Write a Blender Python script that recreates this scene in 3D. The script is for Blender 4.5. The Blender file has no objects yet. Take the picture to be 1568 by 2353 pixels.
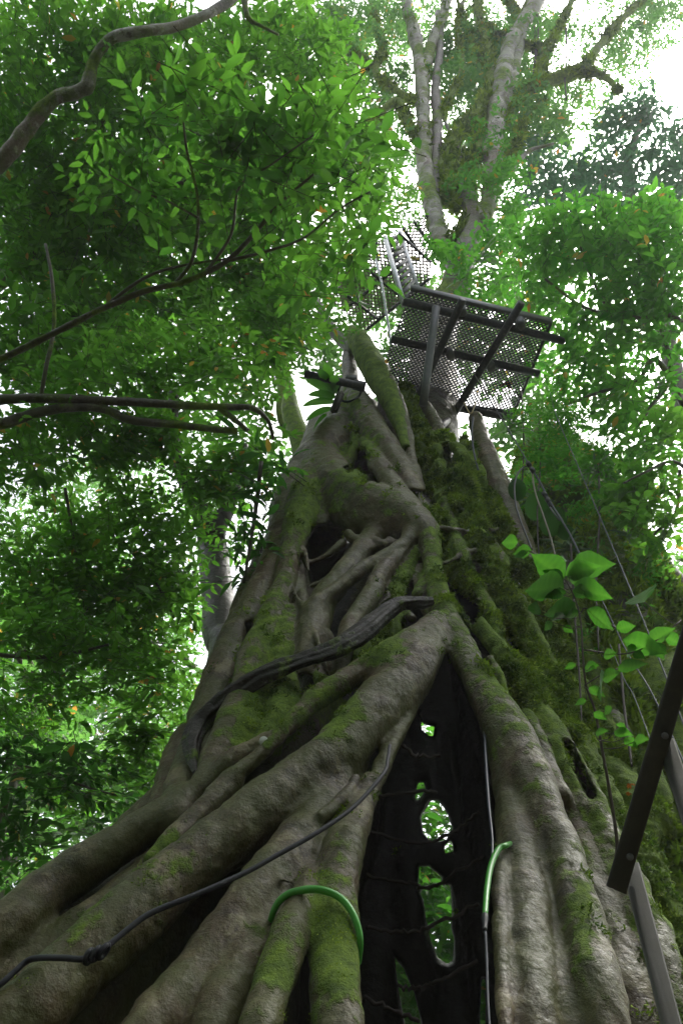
import bpy, math, random
import numpy as np
from mathutils import Vector, kdtree
R = math.radians
SC = bpy.context.scene
COL = SC.collection
rng = np.random.default_rng(7)
random.seed(7)

# ---------------------------------------------------------------- camera, sky, sun, exposure
CAM = np.array([0.0, 0.0, 1.6])
PITCH = R(45)
cam_d = bpy.data.cameras.new('camera')
cam = bpy.data.objects.new('camera', cam_d)
COL.objects.link(cam)
cam.location = CAM
cam.rotation_euler = (R(90) + PITCH, 0, 0)
cam_d.sensor_fit = 'VERTICAL'
cam_d.sensor_height = 36.0
cam_d.lens = 27.0
cam_d.clip_start = 0.05
cam_d.clip_end = 2000
SC.camera = cam

world = bpy.data.worlds.new('World')
SC.world = world
world.use_nodes = True
wn, wl = world.node_tree.nodes, world.node_tree.links
wn.clear()
wo = wn.new('ShaderNodeOutputWorld')
wb = wn.new('ShaderNodeBackground')
sky = wn.new('ShaderNodeTexSky')
sky.sky_type = 'NISHITA'
sky.sun_disc = False
sky.sun_elevation = R(62)
sky.sun_rotation = R(50)
sky.dust_density = 6
sky.air_density = 1.0
hs = wn.new('ShaderNodeHueSaturation')
hs.inputs['Saturation'].default_value = 0.3          # overcast: the cloud takes the blue out of the light
wl.new(sky.outputs[0], hs.inputs['Color'])
wl.new(hs.outputs[0], wb.inputs['Color'])
wb.inputs['Strength'].default_value = 0.10
wl.new(wb.outputs[0], wo.inputs['Surface'])

sd = bpy.data.lights.new('sun', 'SUN')
sd.energy = 1.5
sd.angle = R(25)
sd.color = (1.0, 0.96, 0.88)
sun = bpy.data.objects.new('sun', sd)
COL.objects.link(sun)
_e, _r = R(62), R(50)
_sv = Vector((math.sin(_r) * math.cos(_e), math.cos(_r) * math.cos(_e), math.sin(_e)))
sun.rotation_euler = _sv.to_track_quat('Z', 'Y').to_euler()

SC.view_settings.view_transform = 'Standard'
SC.view_settings.look = 'None'
SC.view_settings.gamma = 1
SC.view_settings.exposure = 2.22
cy = SC.cycles
cy.use_denoising = True
cy.max_bounces = 8
cy.diffuse_bounces = 5
cy.glossy_bounces = 2
cy.transmission_bounces = 5
cy.sample_clamp_indirect = 8
cy.use_fast_gi = False

# ---------------------------------------------------------------- picture to place: pixels of a 1568 x 2352 sheet
F = 1764.0
C45 = math.sqrt(0.5)
def dir_of(u, v):
    t = (1176.0 - v) / F
    return np.array([(u - 784.0) / F, C45 - t * C45, C45 + t * C45])
def at(u, v, Y):
    """world point on the ray of (u,v) whose distance north of the camera is Y"""
    d = dir_of(u, v)
    return CAM + d * (Y / d[1])
def ad(u, v, dist):
    """world point on the ray of (u,v) at depth dist along the view axis"""
    return CAM + dir_of(u, v) * dist
def proj(P):
    q = P - CAM
    dep = (q[..., 1] + q[..., 2]) * C45
    dep = np.maximum(dep, 1e-3)
    return 784 + F * q[..., 0] / dep, 1176 - F * ((q[..., 2] - q[..., 1]) * C45) / dep, dep

# ---------------------------------------------------------------- naming
def tag(o, label=None, cat=None, group=None, kind=None):
    if label: o['label'] = label
    if cat: o['category'] = cat
    if group: o['group'] = group
    if kind: o['kind'] = kind
    return o
def empty(name, loc, label=None, cat=None, group=None):
    o = bpy.data.objects.new(name, None)
    COL.objects.link(o)
    o.location = Vector([float(a) for a in loc])
    o.empty_display_size = 0.2
    return tag(o, label, cat, group)
def mesh_obj(name, verts, quads, mat, parent=None, smooth=True, attrs=None, tris=None, creases=None):
    """one mesh object from world-space numpy arrays"""
    verts = np.asarray(verts, dtype=np.float32)
    off = np.zeros(3, dtype=np.float32)
    if parent is not None:
        p = parent
        while p is not None:
            off += np.array(p.location, dtype=np.float32)
            p = p.parent
    else:
        mn, mx = verts.min(0), verts.max(0)
        off = np.array([(mn[0] + mx[0]) / 2, (mn[1] + mx[1]) / 2, mn[2]], dtype=np.float32)
    me = bpy.data.meshes.new(name)
    nq = 0 if quads is None else len(quads)
    nt = 0 if tris is None else len(tris)
    me.vertices.add(len(verts))
    me.vertices.foreach_set('co', (verts - off).ravel())
    li, tot = [], []
    if nq:
        li.append(np.asarray(quads, dtype=np.int32).ravel()); tot.append(np.full(nq, 4, dtype=np.int32))
    if nt:
        li.append(np.asarray(tris, dtype=np.int32).ravel()); tot.append(np.full(nt, 3, dtype=np.int32))
    li = np.concatenate(li); tot = np.concatenate(tot)
    me.loops.add(len(li)); me.loops.foreach_set('vertex_index', li)
    me.polygons.add(len(tot))
    st = np.zeros(len(tot), dtype=np.int32); st[1:] = np.cumsum(tot)[:-1]
    me.polygons.foreach_set('loop_start', st)
    me.polygons.foreach_set('loop_total', tot)
    me.polygons.foreach_set('use_smooth', np.full(len(tot), bool(smooth)))
    if attrs:
        for k, a in attrs.items():
            at_ = me.attributes.new(k, 'FLOAT', 'POINT')
            at_.data.foreach_set('value', np.asarray(a, dtype=np.float32))
    me.update(calc_edges=True)
    me.validate()
    o = bpy.data.objects.new(name, me)
    COL.objects.link(o)
    if mat: me.materials.append(mat)
    if parent is not None: o.parent = parent
    else: o.location = Vector([float(a) for a in off])
    return o

# ---------------------------------------------------------------- noise in numpy
def _hash(i, j, k, s):
    n = (i * 374761393 + j * 668265263 + k * 2147483647 + s * 974711) & 0xffffffff
    n = ((n ^ (n >> 13)) * 1274126177) & 0xffffffff
    n = (n ^ (n >> 16)) & 0xffff
    return n / 65535.0
def vnoise(P, s=0):
    P = np.asarray(P, dtype=np.float64)
    I = np.floor(P).astype(np.int64)
    f = P - I
    f = f * f * (3 - 2 * f)
    r = 0
    for a in (0, 1):
        for b in (0, 1):
            for c in (0, 1):
                w = (f[:, 0] if a else 1 - f[:, 0]) * (f[:, 1] if b else 1 - f[:, 1]) * (f[:, 2] if c else 1 - f[:, 2])
                r = r + w * _hash(I[:, 0] + a, I[:, 1] + b, I[:, 2] + c, s)
    return r * 2 - 1
def fbm(P, o=3, s=0):
    r = 0; a = 1.0; q = np.asarray(P, dtype=np.float64)
    for i in range(o):
        r = r + a * vnoise(q, s + i); a *= 0.5; q = q * 2.03 + 7.1
    return r
def catmull(P, n=8):
    P = np.asarray(P, dtype=np.float64)
    if len(P) < 3:
        t = np.linspace(0, 1, n + 1)[:, None]
        return P[0] * (1 - t) + P[-1] * t
    Q = np.vstack([2 * P[0] - P[1], P, 2 * P[-1] - P[-2]])
    out = []
    for i in range(1, len(Q) - 2):
        p0, p1, p2, p3 = Q[i - 1], Q[i], Q[i + 1], Q[i + 2]
        for t in np.arange(n) / n:
            out.append(0.5 * (2 * p1 + (p2 - p0) * t + (2 * p0 - 5 * p1 + 4 * p2 - p3) * t * t + (3 * p1 - p0 - 3 * p2 + p3) * t ** 3))
    out.append(P[-1])
    return np.array(out)

# ---------------------------------------------------------------- tubes
class MB:
    """collects shapes and builds ONE mesh"""
    def __init__(s): s.v, s.q, s.t, s.n = [], [], [], 0
    def add(s, v, q=None, t=None):
        v = np.asarray(v, dtype=np.float64)
        if q is not None and len(q): s.q.append(np.asarray(q) + s.n)
        if t is not None and len(t): s.t.append(np.asarray(t) + s.n)
        s.v.append(v); s.n += len(v)
        return s
    def tube(s, P, rad, sides=8, lump=0.0, seed=0, cap=True, flat=None):
        """P: world points, rad: radius or radii"""
        P = np.asarray(P, dtype=np.float64); m = len(P)
        rad = np.broadcast_to(np.asarray(rad, dtype=np.float64), (m,))
        T = np.gradient(P, axis=0)
        T /= np.maximum(np.linalg.norm(T, axis=1, keepdims=True), 1e-9)
        N = np.zeros_like(P)
        a = np.array([0, 0, 1.0]) if abs(T[0][2]) < 0.9 else np.array([1.0, 0, 0])
        n = np.cross(T[0], a); n /= np.linalg.norm(n)
        for i in range(m):
            n = n - T[i] * np.dot(n, T[i]); n /= max(np.linalg.norm(n), 1e-9); N[i] = n
        B = np.cross(T, N)
        ang = np.arange(sides) * 2 * math.pi / sides
        ca, sa = np.cos(ang), np.sin(ang)
        V = P[:, None, :] + rad[:, None, None] * (N[:, None, :] * ca[None, :, None] + B[:, None, :] * sa[None, :, None])
        V = V.reshape(-1, 3)
        if lump:
            rr = np.repeat(rad, sides)
            k = fbm(V / max(rad.mean() * 1.6, 1e-4) + seed * 3.7, 2, seed)
            ctr = np.repeat(P, sides, axis=0)
            V = ctr + (V - ctr) * (1 + lump * k)[:, None]
        i = np.arange(m - 1)[:, None] * sides; j = np.arange(sides)[None, :]; j2 = (j + 1) % sides
        q = np.stack([i + j, i + j2, i + sides + j2, i + sides + j], -1).reshape(-1, 4)
        t = None
        if cap:
            V = np.vstack([V, P[0], P[-1]])
            b = m * sides
            jj = np.arange(sides)
            t = np.vstack([np.stack([np.full(sides, b), (jj + 1) % sides, jj], -1),
                           np.stack([np.full(sides, b + 1), (m - 1) * sides + jj, (m - 1) * sides + (jj + 1) % sides], -1)])
        return s.add(V, q, t)
    def box(s, c, ax, ay, az, bevel=0.0):
        """box of centre c with half axis vectors"""
        c, ax, ay, az = [np.asarray(a, dtype=np.float64) for a in (c, ax, ay, az)]
        if bevel <= 0:
            V = [c + i * ax + j * ay + k * az for k in (-1, 1) for j in (-1, 1) for i in (-1, 1)]
            q = [(0, 2, 3, 1), (4, 5, 7, 6), (0, 1, 5, 4), (2, 6, 7, 3), (0, 4, 6, 2), (1, 3, 7, 5)]
            return s.add(V, q)
        # long box along az with chamfered edges, section of 8 corners
        lx, ly, lz = [np.linalg.norm(a) for a in (ax, ay, az)]
        bx, by = 1 - bevel / lx, 1 - bevel / ly
        sec = [(1, by), (bx, 1), (-bx, 1), (-1, by), (-1, -by), (-bx, -1), (bx, -1), (1, -by)]
        V = [c + a * ax + b * ay + k * az for k in (-1, 1) for a, b in sec]
        q = [(i, (i + 1) % 8, 8 + (i + 1) % 8, 8 + i) for i in range(8)]
        q += [(3, 2, 1, 0), (7, 4, 3, 0), (7, 6, 5, 4), (8, 9, 10, 11), (8, 11, 12, 15), (12, 13, 14, 15)]
        return s.add(V, q)
    def bar(s, a, b, w, h, up=(0, 0, 1), bevel=0.004):
        """square-section bar from a to b, w wide and h deep"""
        a, b, up = [np.asarray(x, dtype=np.float64) for x in (a, b, up)]
        d = b - a; L = np.linalg.norm(d); d /= L
        x = np.cross(d, up); x /= np.linalg.norm(x); y = np.cross(x, d)
        return s.box((a + b) / 2, x * w / 2, y * h / 2, d * L / 2, bevel)
    def build(s, name, mat, parent=None, smooth=True):
        return mesh_obj(name, np.vstack(s.v), np.vstack(s.q) if s.q else None, mat, parent, smooth,
                        tris=np.vstack(s.t) if s.t else None)

# ---------------------------------------------------------------- materials
def mat_new(name):
    m = bpy.data.materials.new(name); m.use_nodes = True
    nt = m.node_tree; nt.nodes.clear()
    out = nt.nodes.new('ShaderNodeOutputMaterial')
    return m, nt, out
def nd(nt, typ, **kw):
    n = nt.nodes.new(typ)
    for k, v in kw.items():
        if k in n.inputs.keys() if isinstance(k, str) else False: n.inputs[k].default_value = v
        else: setattr(n, k, v)
    return n
def ramp(nt, fac, stops):
    n = nt.nodes.new('ShaderNodeValToRGB')
    e = n.color_ramp.elements
    while len(e) < len(stops): e.new(0.5)
    for i, (p, c) in enumerate(stops):
        e[i].position = p; e[i].color = (*c, 1) if len(c) == 3 else c
    nt.links.new(fac, n.inputs[0])
    return n.outputs[0]
def noise(nt, vec, scale, detail=4, rough=0.55, dist=0.0):
    n = nt.nodes.new('ShaderNodeTexNoise')
    n.inputs['Scale'].default_value = scale; n.inputs['Detail'].default_value = detail
    n.inputs['Roughness'].default_value = rough; n.inputs['Distortion'].default_value = dist
    if vec is not None: nt.links.new(vec, n.inputs['Vector'])
    return n.outputs[0]
def math_(nt, op, a, b=None, c=None, clamp=False):
    n = nt.nodes.new('ShaderNodeMath'); n.operation = op; n.use_clamp = clamp
    for i, x in enumerate((a, b, c)):
        if x is None: continue
        if isinstance(x, (int, float)): n.inputs[i].default_value = x
        else: nt.links.new(x, n.inputs[i])
    return n.outputs[0]
def mixc(nt, fac, a, b):
    n = nt.nodes.new('ShaderNodeMix'); n.data_type = 'RGBA'
    for i, x in ((0, fac), (6, a), (7, b)):
        if isinstance(x, (int, float)): n.inputs[i].default_value = x
        elif isinstance(x, tuple): n.inputs[i].default_value = (*x, 1)
        else: nt.links.new(x, n.inputs[i])
    return n.outputs[2]
def bump(nt, h, strength, dist, normal=None):
    n = nt.nodes.new('ShaderNodeBump'); n.inputs['Strength'].default_value = strength
    n.inputs['Distance'].default_value = dist
    nt.links.new(h, n.inputs['Height'])
    if normal is not None: nt.links.new(normal, n.inputs['Normal'])
    return n.outputs[0]
def pbsdf(nt, out, col, rough, normal=None, spec=0.5, metal=0.0):
    b = nt.nodes.new('ShaderNodeBsdfPrincipled')
    for k, x in (('Base Color', col), ('Roughness', rough), ('Metallic', metal), ('Specular IOR Level', spec)):
        if isinstance(x, (int, float)): b.inputs[k].default_value = x
        elif isinstance(x, tuple): b.inputs[k].default_value = (*x, 1)
        else: nt.links.new(x, b.inputs[k])
    if normal is not None: nt.links.new(normal, b.inputs['Normal'])
    nt.links.new(b.outputs[0], out.inputs['Surface'])
    return b
def coords(nt):
    g = nt.nodes.new('ShaderNodeNewGeometry')
    return g.outputs['Position']
def attr(nt, name):
    n = nt.nodes.new('ShaderNodeAttribute'); n.attribute_name = name
    return n.outputs['Fac']

def bark_mat(name, dark, mid, light, mossc=(0.105, 0.175, 0.016), use_attr=False, moss_amt=0.0, lichen=0.25, ring=0.5, scale=1.0):
    m, nt, out = mat_new(name)
    p = coords(nt)
    big = noise(nt, p, 1.7 * scale, 4, 0.6)
    fine = noise(nt, p, 34 * scale, 5, 0.65)
    medn = noise(nt, p, 9 * scale, 5, 0.6, 0.4)
    # cross streaks: along = metres along the root (attribute), else height
    cx = nt.nodes.new('ShaderNodeCombineXYZ')
    if use_attr:
        al = attr(nt, 'along')
        sp = nt.nodes.new('ShaderNodeSeparateXYZ'); nt.links.new(p, sp.inputs[0])
        nt.links.new(math_(nt, 'MULTIPLY', al, 34.0), cx.inputs[0])
        nt.links.new(math_(nt, 'MULTIPLY', sp.outputs[0], 3.5), cx.inputs[1])
        nt.links.new(math_(nt, 'MULTIPLY', sp.outputs[2], 3.5), cx.inputs[2])
    else:
        sp = nt.nodes.new('ShaderNodeSeparateXYZ'); nt.links.new(p, sp.inputs[0])
        nt.links.new(math_(nt, 'MULTIPLY', sp.outputs[2], 22.0), cx.inputs[0])
        nt.links.new(math_(nt, 'MULTIPLY', sp.outputs[0], 4.0), cx.inputs[1])
        nt.links.new(math_(nt, 'MULTIPLY', sp.outputs[1], 4.0), cx.inputs[2])
    streak = noise(nt, cx.outputs[0], 1.0, 4, 0.6, 0.3)
    c = ramp(nt, medn, [(0.3, dark), (0.5, mid), (0.72, light)])
    smask = ramp(nt, noise(nt, p, 1.9 * scale, 3), [(0.45, (0, 0, 0)), (0.6, (1, 1, 1))])
    streak = mixc(nt, smask, (0.5, 0.5, 0.5), streak)
    c = mixc(nt, ramp(nt, streak, [(0.38, (0, 0, 0)), (0.55, (1, 1, 1))]), mixc(nt, 0.6, c, dark), c)
    grain = noise(nt, p, 75 * scale, 4, 0.8)
    c = mixc(nt, ramp(nt, grain, [(0.36, (0.75,) * 3), (0.56, (0, 0, 0))]), c, (dark[0] * .8, dark[1] * .8, dark[2] * .8))
    c = mixc(nt, ramp(nt, grain, [(0.55, (0, 0, 0)), (0.75, (0.6,) * 3)]), c, light)
    # dark drip stains and fine cracks
    c = mixc(nt, math_(nt, 'MULTIPLY', ramp(nt, noise(nt, p, 3.3 * scale, 6, 0.75, 1.2), [(0.5, (0, 0, 0)), (0.68, (1, 1, 1))]), 0.7), c, (dark[0] * .5, dark[1] * .5, dark[2] * .5))
    # wide stains of another brown
    c = mixc(nt, math_(nt, 'MULTIPLY', ramp(nt, noise(nt, p, 0.9 * scale, 3), [(0.45, (0, 0, 0)), (0.65, (1, 1, 1))]), 0.45), c,
             (mid[0] * 1.25, mid[1] * 0.88, mid[2] * 0.6))
    # pale lichen
    lf = math_(nt, 'MULTIPLY', ramp(nt, noise(nt, p, 4.1 * scale, 6, 0.7, 0.5), [(0.55, (0, 0, 0)), (0.6, (1, 1, 1))]), lichen)
    c = mixc(nt, lf, c, (light[0] * 1.35, light[1] * 1.45, light[2] * 1.4))
    lf2 = math_(nt, 'MULTIPLY', ramp(nt, noise(nt, p, 1.6 * scale, 7, 0.75, 0.6), [(0.57, (0, 0, 0)), (0.61, (1, 1, 1))]), lichen)
    c = mixc(nt, lf2, c, (light[0] * 1.1, light[1] * 1.2, light[2] * 1.25))
    # white flecks
    fl = ramp(nt, noise(nt, p, 26 * scale, 3, 0.7), [(0.66, (0, 0, 0)), (0.72, (1, 1, 1))])
    c = mixc(nt, math_(nt, 'MULTIPLY', fl, 0.5), c, (light[0] * 1.7, light[1] * 1.75, light[2] * 1.7))
    # thin green algae film
    af = math_(nt, 'MULTIPLY', ramp(nt, noise(nt, p, 2.6 * scale, 5, 0.6), [(0.38, (0, 0, 0)), (0.58, (1, 1, 1))]), 0.75)
    c = mixc(nt, af, c, (mid[0] * 0.72, mid[1] * 1.08, mid[2] * 0.42))
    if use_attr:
        c = mixc(nt, attr(nt, 'hollow_shade'), c, (0.012, 0.009, 0.007))  # shade of the hollow painted into the bark as near-black
    h = math_(nt, 'ADD', math_(nt, 'MULTIPLY', fine, 0.5), math_(nt, 'ADD', math_(nt, 'MULTIPLY', streak, ring), math_(nt, 'MULTIPLY', medn, 0.4)))
    mf = None
    mn = noise(nt, p, 60, 4, 0.7)
    if use_attr:
        ma = attr(nt, 'moss')
        mf = math_(nt, 'ADD', ma, math_(nt, 'MULTIPLY', math_(nt, 'SUBTRACT', noise(nt, p, 7.0, 6, 0.7), 0.5), 1.5))
        mf = ramp(nt, mf, [(0.42, (0, 0, 0)), (0.6, (1, 1, 1))])
    elif moss_amt > 0:
        mf = ramp(nt, noise(nt, p, 2.2 * scale, 6, 0.7), [(0.62 - 0.4 * moss_amt, (0, 0, 0)), (0.72 - 0.4 * moss_amt, (1, 1, 1))])
    if mf is not None:
        mc = ramp(nt, noise(nt, p, 11, 6, 0.75), [(0.3, (mossc[0] * 0.35, mossc[1] * 0.4, mossc[2] * 0.5)), (0.5, mossc), (0.68, (mossc[0] * 1.7, mossc[1] * 1.6, mossc[2] * 1.3))])
        c = mixc(nt, mf, c, mc)
        h = math_(nt, 'ADD', h, math_(nt, 'MULTIPLY', math_(nt, 'MULTIPLY', mn, mf), 1.2))
    nrm = bump(nt, h, 0.85, 0.022)
    ro = ramp(nt, fine, [(0.3, (0.33,) * 3), (0.7, (0.68,) * 3)])
    if mf is not None: ro = mixc(nt, mf, ro, (0.9, 0.9, 0.9))
    pbsdf(nt, out, c, ro, nrm, 0.45)
    return m

def leaf_mat(name, lo, hi, trans, tmix=0.55, rough=0.42, spots=False):
    """per-leaf tint from the attribute 'tint'; thin leaf = reflecting plus translucent"""
    m, nt, out = mat_new(name)
    ti = attr(nt, 'tint')
    c = ramp(nt, ti, [(0.0, lo), (0.93, hi), (0.965, (0.30, 0.22, 0.03)), (1.0, (0.28, 0.11, 0.03))])
    p = coords(nt)
    vn = noise(nt, p, 55, 3)
    c = mixc(nt, math_(nt, 'MULTIPLY', vn, 0.35), c, lo)
    tc = ramp(nt, ti, [(0.0, trans[0]), (0.93, trans[1]), (0.965, (0.55, 0.42, 0.05)), (1.0, (0.5, 0.2, 0.04))])
    tc = mixc(nt, math_(nt, 'MULTIPLY', vn, 0.3), tc, trans[0])
    b = nt.nodes.new('ShaderNodeBsdfPrincipled')
    nt.links.new(c, b.inputs['Base Color']); b.inputs['Roughness'].default_value = rough
    b.inputs['Specular IOR Level'].default_value = 0.5
    t = nt.nodes.new('ShaderNodeBsdfTranslucent'); nt.links.new(tc, t.inputs['Color'])
    x = nt.nodes.new('ShaderNodeMixShader'); x.inputs[0].default_value = tmix
    nt.links.new(b.outputs[0], x.inputs[1]); nt.links.new(t.outputs[0], x.inputs[2])
    nt.links.new(x.outputs[0], out.inputs['Surface'])
    return m
def metal_mat(name, col, rough=0.45, metal=0.0, wear=(0.25, 0.24, 0.2)):
    m, nt, out = mat_new(name)
    p = coords(nt)
    n1 = noise(nt, p, 18, 5, 0.65); n2 = noise(nt, p, 3, 4)
    c = mixc(nt, ramp(nt, n1, [(0.5, (0, 0, 0)), (0.72, (1, 1, 1))]), col, wear)
    c = mixc(nt, math_(nt, 'MULTIPLY', n2, 0.4), c, (col[0] * 0.5, col[1] * 0.55, col[2] * 0.5))
    pbsdf(nt, out, c, ramp(nt, n1, [(0.2, (rough * 0.8,) * 3), (0.8, (min(1, rough * 1.4),) * 3)]), bump(nt, n1, 0.2, 0.003), 0.5, metal)
    return m
def plain_mat(name, col, rough=0.6, scale=20, var=0.4, spec=0.5, metal=0.0, bmp=0.3):
    m, nt, out = mat_new(name)
    p = coords(nt); n1 = noise(nt, p, scale, 5, 0.65)
    c = mixc(nt, math_(nt, 'MULTIPLY', n1, var * 2), col, (col[0] * 0.4, col[1] * 0.4, col[2] * 0.4))
    pbsdf(nt, out, c, rough, bump(nt, n1, bmp, 0.004), spec, metal)
    return m
# ---------------------------------------------------------------- the strangler fig: one fused lattice of roots
M_FIG = bark_mat('fig_bark', (0.020, 0.014, 0.006), (0.086, 0.068, 0.029), (0.18, 0.15, 0.082), use_attr=True, lichen=0.5, ring=0.16)
M_BARK = bark_mat('forest_bark', (0.025, 0.02, 0.014), (0.07, 0.057, 0.04), (0.14, 0.125, 0.10), moss_amt=0.25, scale=0.6)
M_PALE = bark_mat('pale_bark', (0.05, 0.045, 0.035), (0.16, 0.148, 0.12), (0.33, 0.31, 0.27), moss_amt=0.3, scale=0.5, lichen=0.6)
M_MOSSY = bark_mat('mossy_bark', (0.03, 0.025, 0.018), (0.09, 0.075, 0.05), (0.17, 0.15, 0.11), moss_amt=0.75, scale=0.8)
M_TWIG = plain_mat('twig_bark', (0.05, 0.04, 0.03), 0.8, 30)

_vs = [600, 880, 950, 1200, 1500, 1800, 2100, 2352, 2600]
def Yc(v): return np.interp(v, _vs, [7.2, 6.6, 6.5, 6.0, 5.3, 4.6, 4.0, 3.6, 3.3])
def cu(v): return np.interp(v, _vs, [960, 970, 985, 945, 900, 900, 800, 740, 700])
def hw(v): return np.interp(v, _vs, [160, 170, 205, 350, 430, 540, 850, 1000, 1100])
def S(u, v):
    y = Yc(v); t = min(abs((u - cu(v)) / hw(v)), 0.97)
    dep = y / dir_of(u, v)[1]
    W = hw(v) * dep / F
    return y + 0.75 * W * (1 - math.sqrt(1 - t * t))

INNER = set()
TUBES = []      # (points n x 3, radii, moss, k)
def root(pts, dY=0.0, moss=0.1, k=0.05, ground=False, n=7):
    """pts: (u, v, radius px[, dY]) along the surface S of the trunk"""
    P, r = [], []
    for p in pts:
        u, v, rp = p[:3]
        y = S(u, v) + dY + (p[3] if len(p) > 3 else 0)
        w = at(u, v, y); dep = y / dir_of(u, v)[1]
        P.append(w); r.append(rp * dep / F)
    if ground:
        P = list(P); a, b = np.array(P[-2]), np.array(P[-1])
        d = (b - a); d /= max(np.linalg.norm(d), 1e-6)
        while P[-1][2] > -0.1:
            q = P[-1] + np.array([d[0], d[1], 0]) * 0.28 + np.array([0, 0, -0.42])
            P.append(q); r.append(r[-1] * 1.06)
    PP = catmull(np.column_stack([np.array(P), r]), n)
    TUBES.append((PP[:, :3], np.maximum(PP[:, 3], 0.006), moss, k))
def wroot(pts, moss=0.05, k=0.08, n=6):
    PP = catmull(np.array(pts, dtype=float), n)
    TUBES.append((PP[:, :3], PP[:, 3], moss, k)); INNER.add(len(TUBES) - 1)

# left strands of the upper trunk
root([(800, 800, 14, .1), (803, 850, 17), (802, 890, 24), (795, 950, 36), (765, 1010, 46), (715, 1075, 52), (678, 1150, 52), (655, 1230, 44), (628, 1310, 42), (590, 1390, 44), (555, 1460, 46), (520, 1540, 44), (490, 1620, 44), (462, 1700, 40), (430, 1790, 42), (405, 1880, 45)], moss=.16, k=.07)
root([(742, 1050, 40), (712, 1130, 46), (690, 1200, 40), (668, 1270, 30), (655, 1330, 27), (635, 1390, 32), (608, 1460, 38), (582, 1530, 42), (560, 1600, 42), (530, 1680, 40), (498, 1750, 36), (465, 1810, 28)], dY=-.1, moss=.34, k=.05)
root([(620, 1260, 30), (588, 1340, 34), (552, 1430, 34), (520, 1500, 32), (490, 1580, 34), (462, 1650, 30)], dY=.1, moss=.2)
root([(432, 1690, 30), (400, 1760, 34), (383, 1830, 36), (370, 1920, 40)], dY=.25, moss=0)
# the web between the strands and the crotch at its right end
root([(735, 1065, 48), (785, 1118, 52), (845, 1158, 58), (905, 1182, 54), (955, 1205, 42)], dY=-.02, moss=.2, k=.12)
root([(745, 1110, 40), (775, 1160, 40), (830, 1195, 46), (890, 1212, 44), (945, 1225, 36)], dY=.08, moss=.15, k=.12)
root([(770, 1090, 26), (830, 1128, 26), (890, 1155, 28), (940, 1180, 30)], dY=-.06, moss=.12, k=.07)
root([(715, 1150, 30), (735, 1190, 22), (742, 1208, 12)], dY=.05, moss=.15)
root([(805, 945, 26), (822, 1000, 20), (800, 1060, 14), (775, 1085, 16)], dY=.08, moss=.3)
root([(800, 990, 24, .25), (790, 1040, 24, .25), (800, 1090, 16, .2), (830, 1105, 12, .15)], moss=.35)
root([(812, 905, 26), (836, 955, 35), (868, 1003, 33), (900, 1050, 30), (935, 1105, 28), (968, 1165, 24), (985, 1210, 20)], dY=.0, moss=.26, k=.05)
root([(835, 1015, 12, .1), (848, 1035, 18), (868, 1068, 24), (897, 1112, 25), (925, 1152, 28), (950, 1190, 32), (970, 1220, 34)], dY=-.12, moss=.12, k=.05)
# from the crotch downwards
root([(955, 1200, 34), (948, 1228, 24), (912, 1262, 17), (863, 1288, 16), (826, 1314, 16), (792, 1340, 17), (742, 1376, 20), (715, 1405, 20)], dY=-.1, moss=.15, k=.04)
root([(870, 1215, 30, .1), (835, 1262, 28), (790, 1322, 30), (745, 1376, 34), (722, 1425, 38), (712, 1475, 36), (700, 1530, 26)], dY=.04, moss=.08, k=.05)
root([(940, 1240, 18), (915, 1276, 19), (878, 1318, 23), (856, 1363, 25), (832, 1400, 25), (806, 1442, 22), (790, 1490, 20), (775, 1550, 18)], dY=-.06, moss=.03, k=.03)
root([(963, 1250, 12), (940, 1297, 18), (921, 1337, 19), (914, 1375, 17), (911, 1430, 15), (905, 1475, 18), (890, 1500, 18)], dY=.02, moss=.55, k=.03)
root([(985, 1300, 10, .1), (968, 1338, 13), (958, 1366, 16)], dY=-.05, moss=.4, k=.03)
root([(862, 1410, 14, .15), (850, 1460, 18, .1), (840, 1500, 22, .05), (820, 1520, 24)], dY=.12, moss=.5)
root([(900, 1400, 30, .3), (885, 1450, 30, .3), (870, 1500, 28, .3)], moss=.6)
# main right strand and its companions
root([(958, 1195, 28), (978, 1215, 26), (988, 1260, 24), (993, 1310, 25), (1008, 1370, 28), (1030, 1430, 32), (1055, 1490, 37), (1085, 1550, 42), (1120, 1610, 48), (1160, 1680, 56), (1200, 1760, 58), (1240, 1850, 54), (1275, 1930, 50), (1302, 2000, 48), (1328, 2090, 50), (1352, 2190, 53), (1378, 2300, 58)], dY=-.12, moss=.32, k=.05, ground=True)
root([(1035, 1400, 12), (1080, 1420, 20), (1135, 1480, 25), (1190, 1555, 31), (1245, 1650, 37), (1300, 1755, 43), (1350, 1850, 46), (1395, 1940, 48), (1440, 2040, 50), (1485, 2140, 52), (1530, 2260, 55)], dY=-.04, moss=.5, k=.04, ground=True)
root([(1100, 1560, 18), (1128, 1650, 26), (1150, 1740, 32), (1172, 1830, 42), (1188, 1920, 50), (1200, 2010, 56), (1208, 2110, 60), (1215, 2220, 64), (1222, 2340, 70)], dY=.06, moss=.02, k=.05, ground=True)
root([(1205, 1820, 20), (1235, 1900, 28), (1258, 2000, 34), (1275, 2100, 38), (1290, 2200, 42), (1300, 2340, 48)], dY=.05, moss=.02, k=.04, ground=True)
root([(1150, 1960, 14), (1148, 2060, 18), (1150, 2150, 20), (1155, 2260, 24), (1160, 2350, 28)], dY=-.05, moss=.02, k=.03, ground=True)
root([(1210, 1640, 16), (1235, 1700, 20), (1262, 1770, 22), (1290, 1830, 22)], dY=-.1, moss=.3, k=.04)
root([(1125, 1510, 8), (1150, 1560, 10), (1165, 1610, 12), (1190, 1650, 12)], dY=-.16, moss=.2, k=.03)
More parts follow.
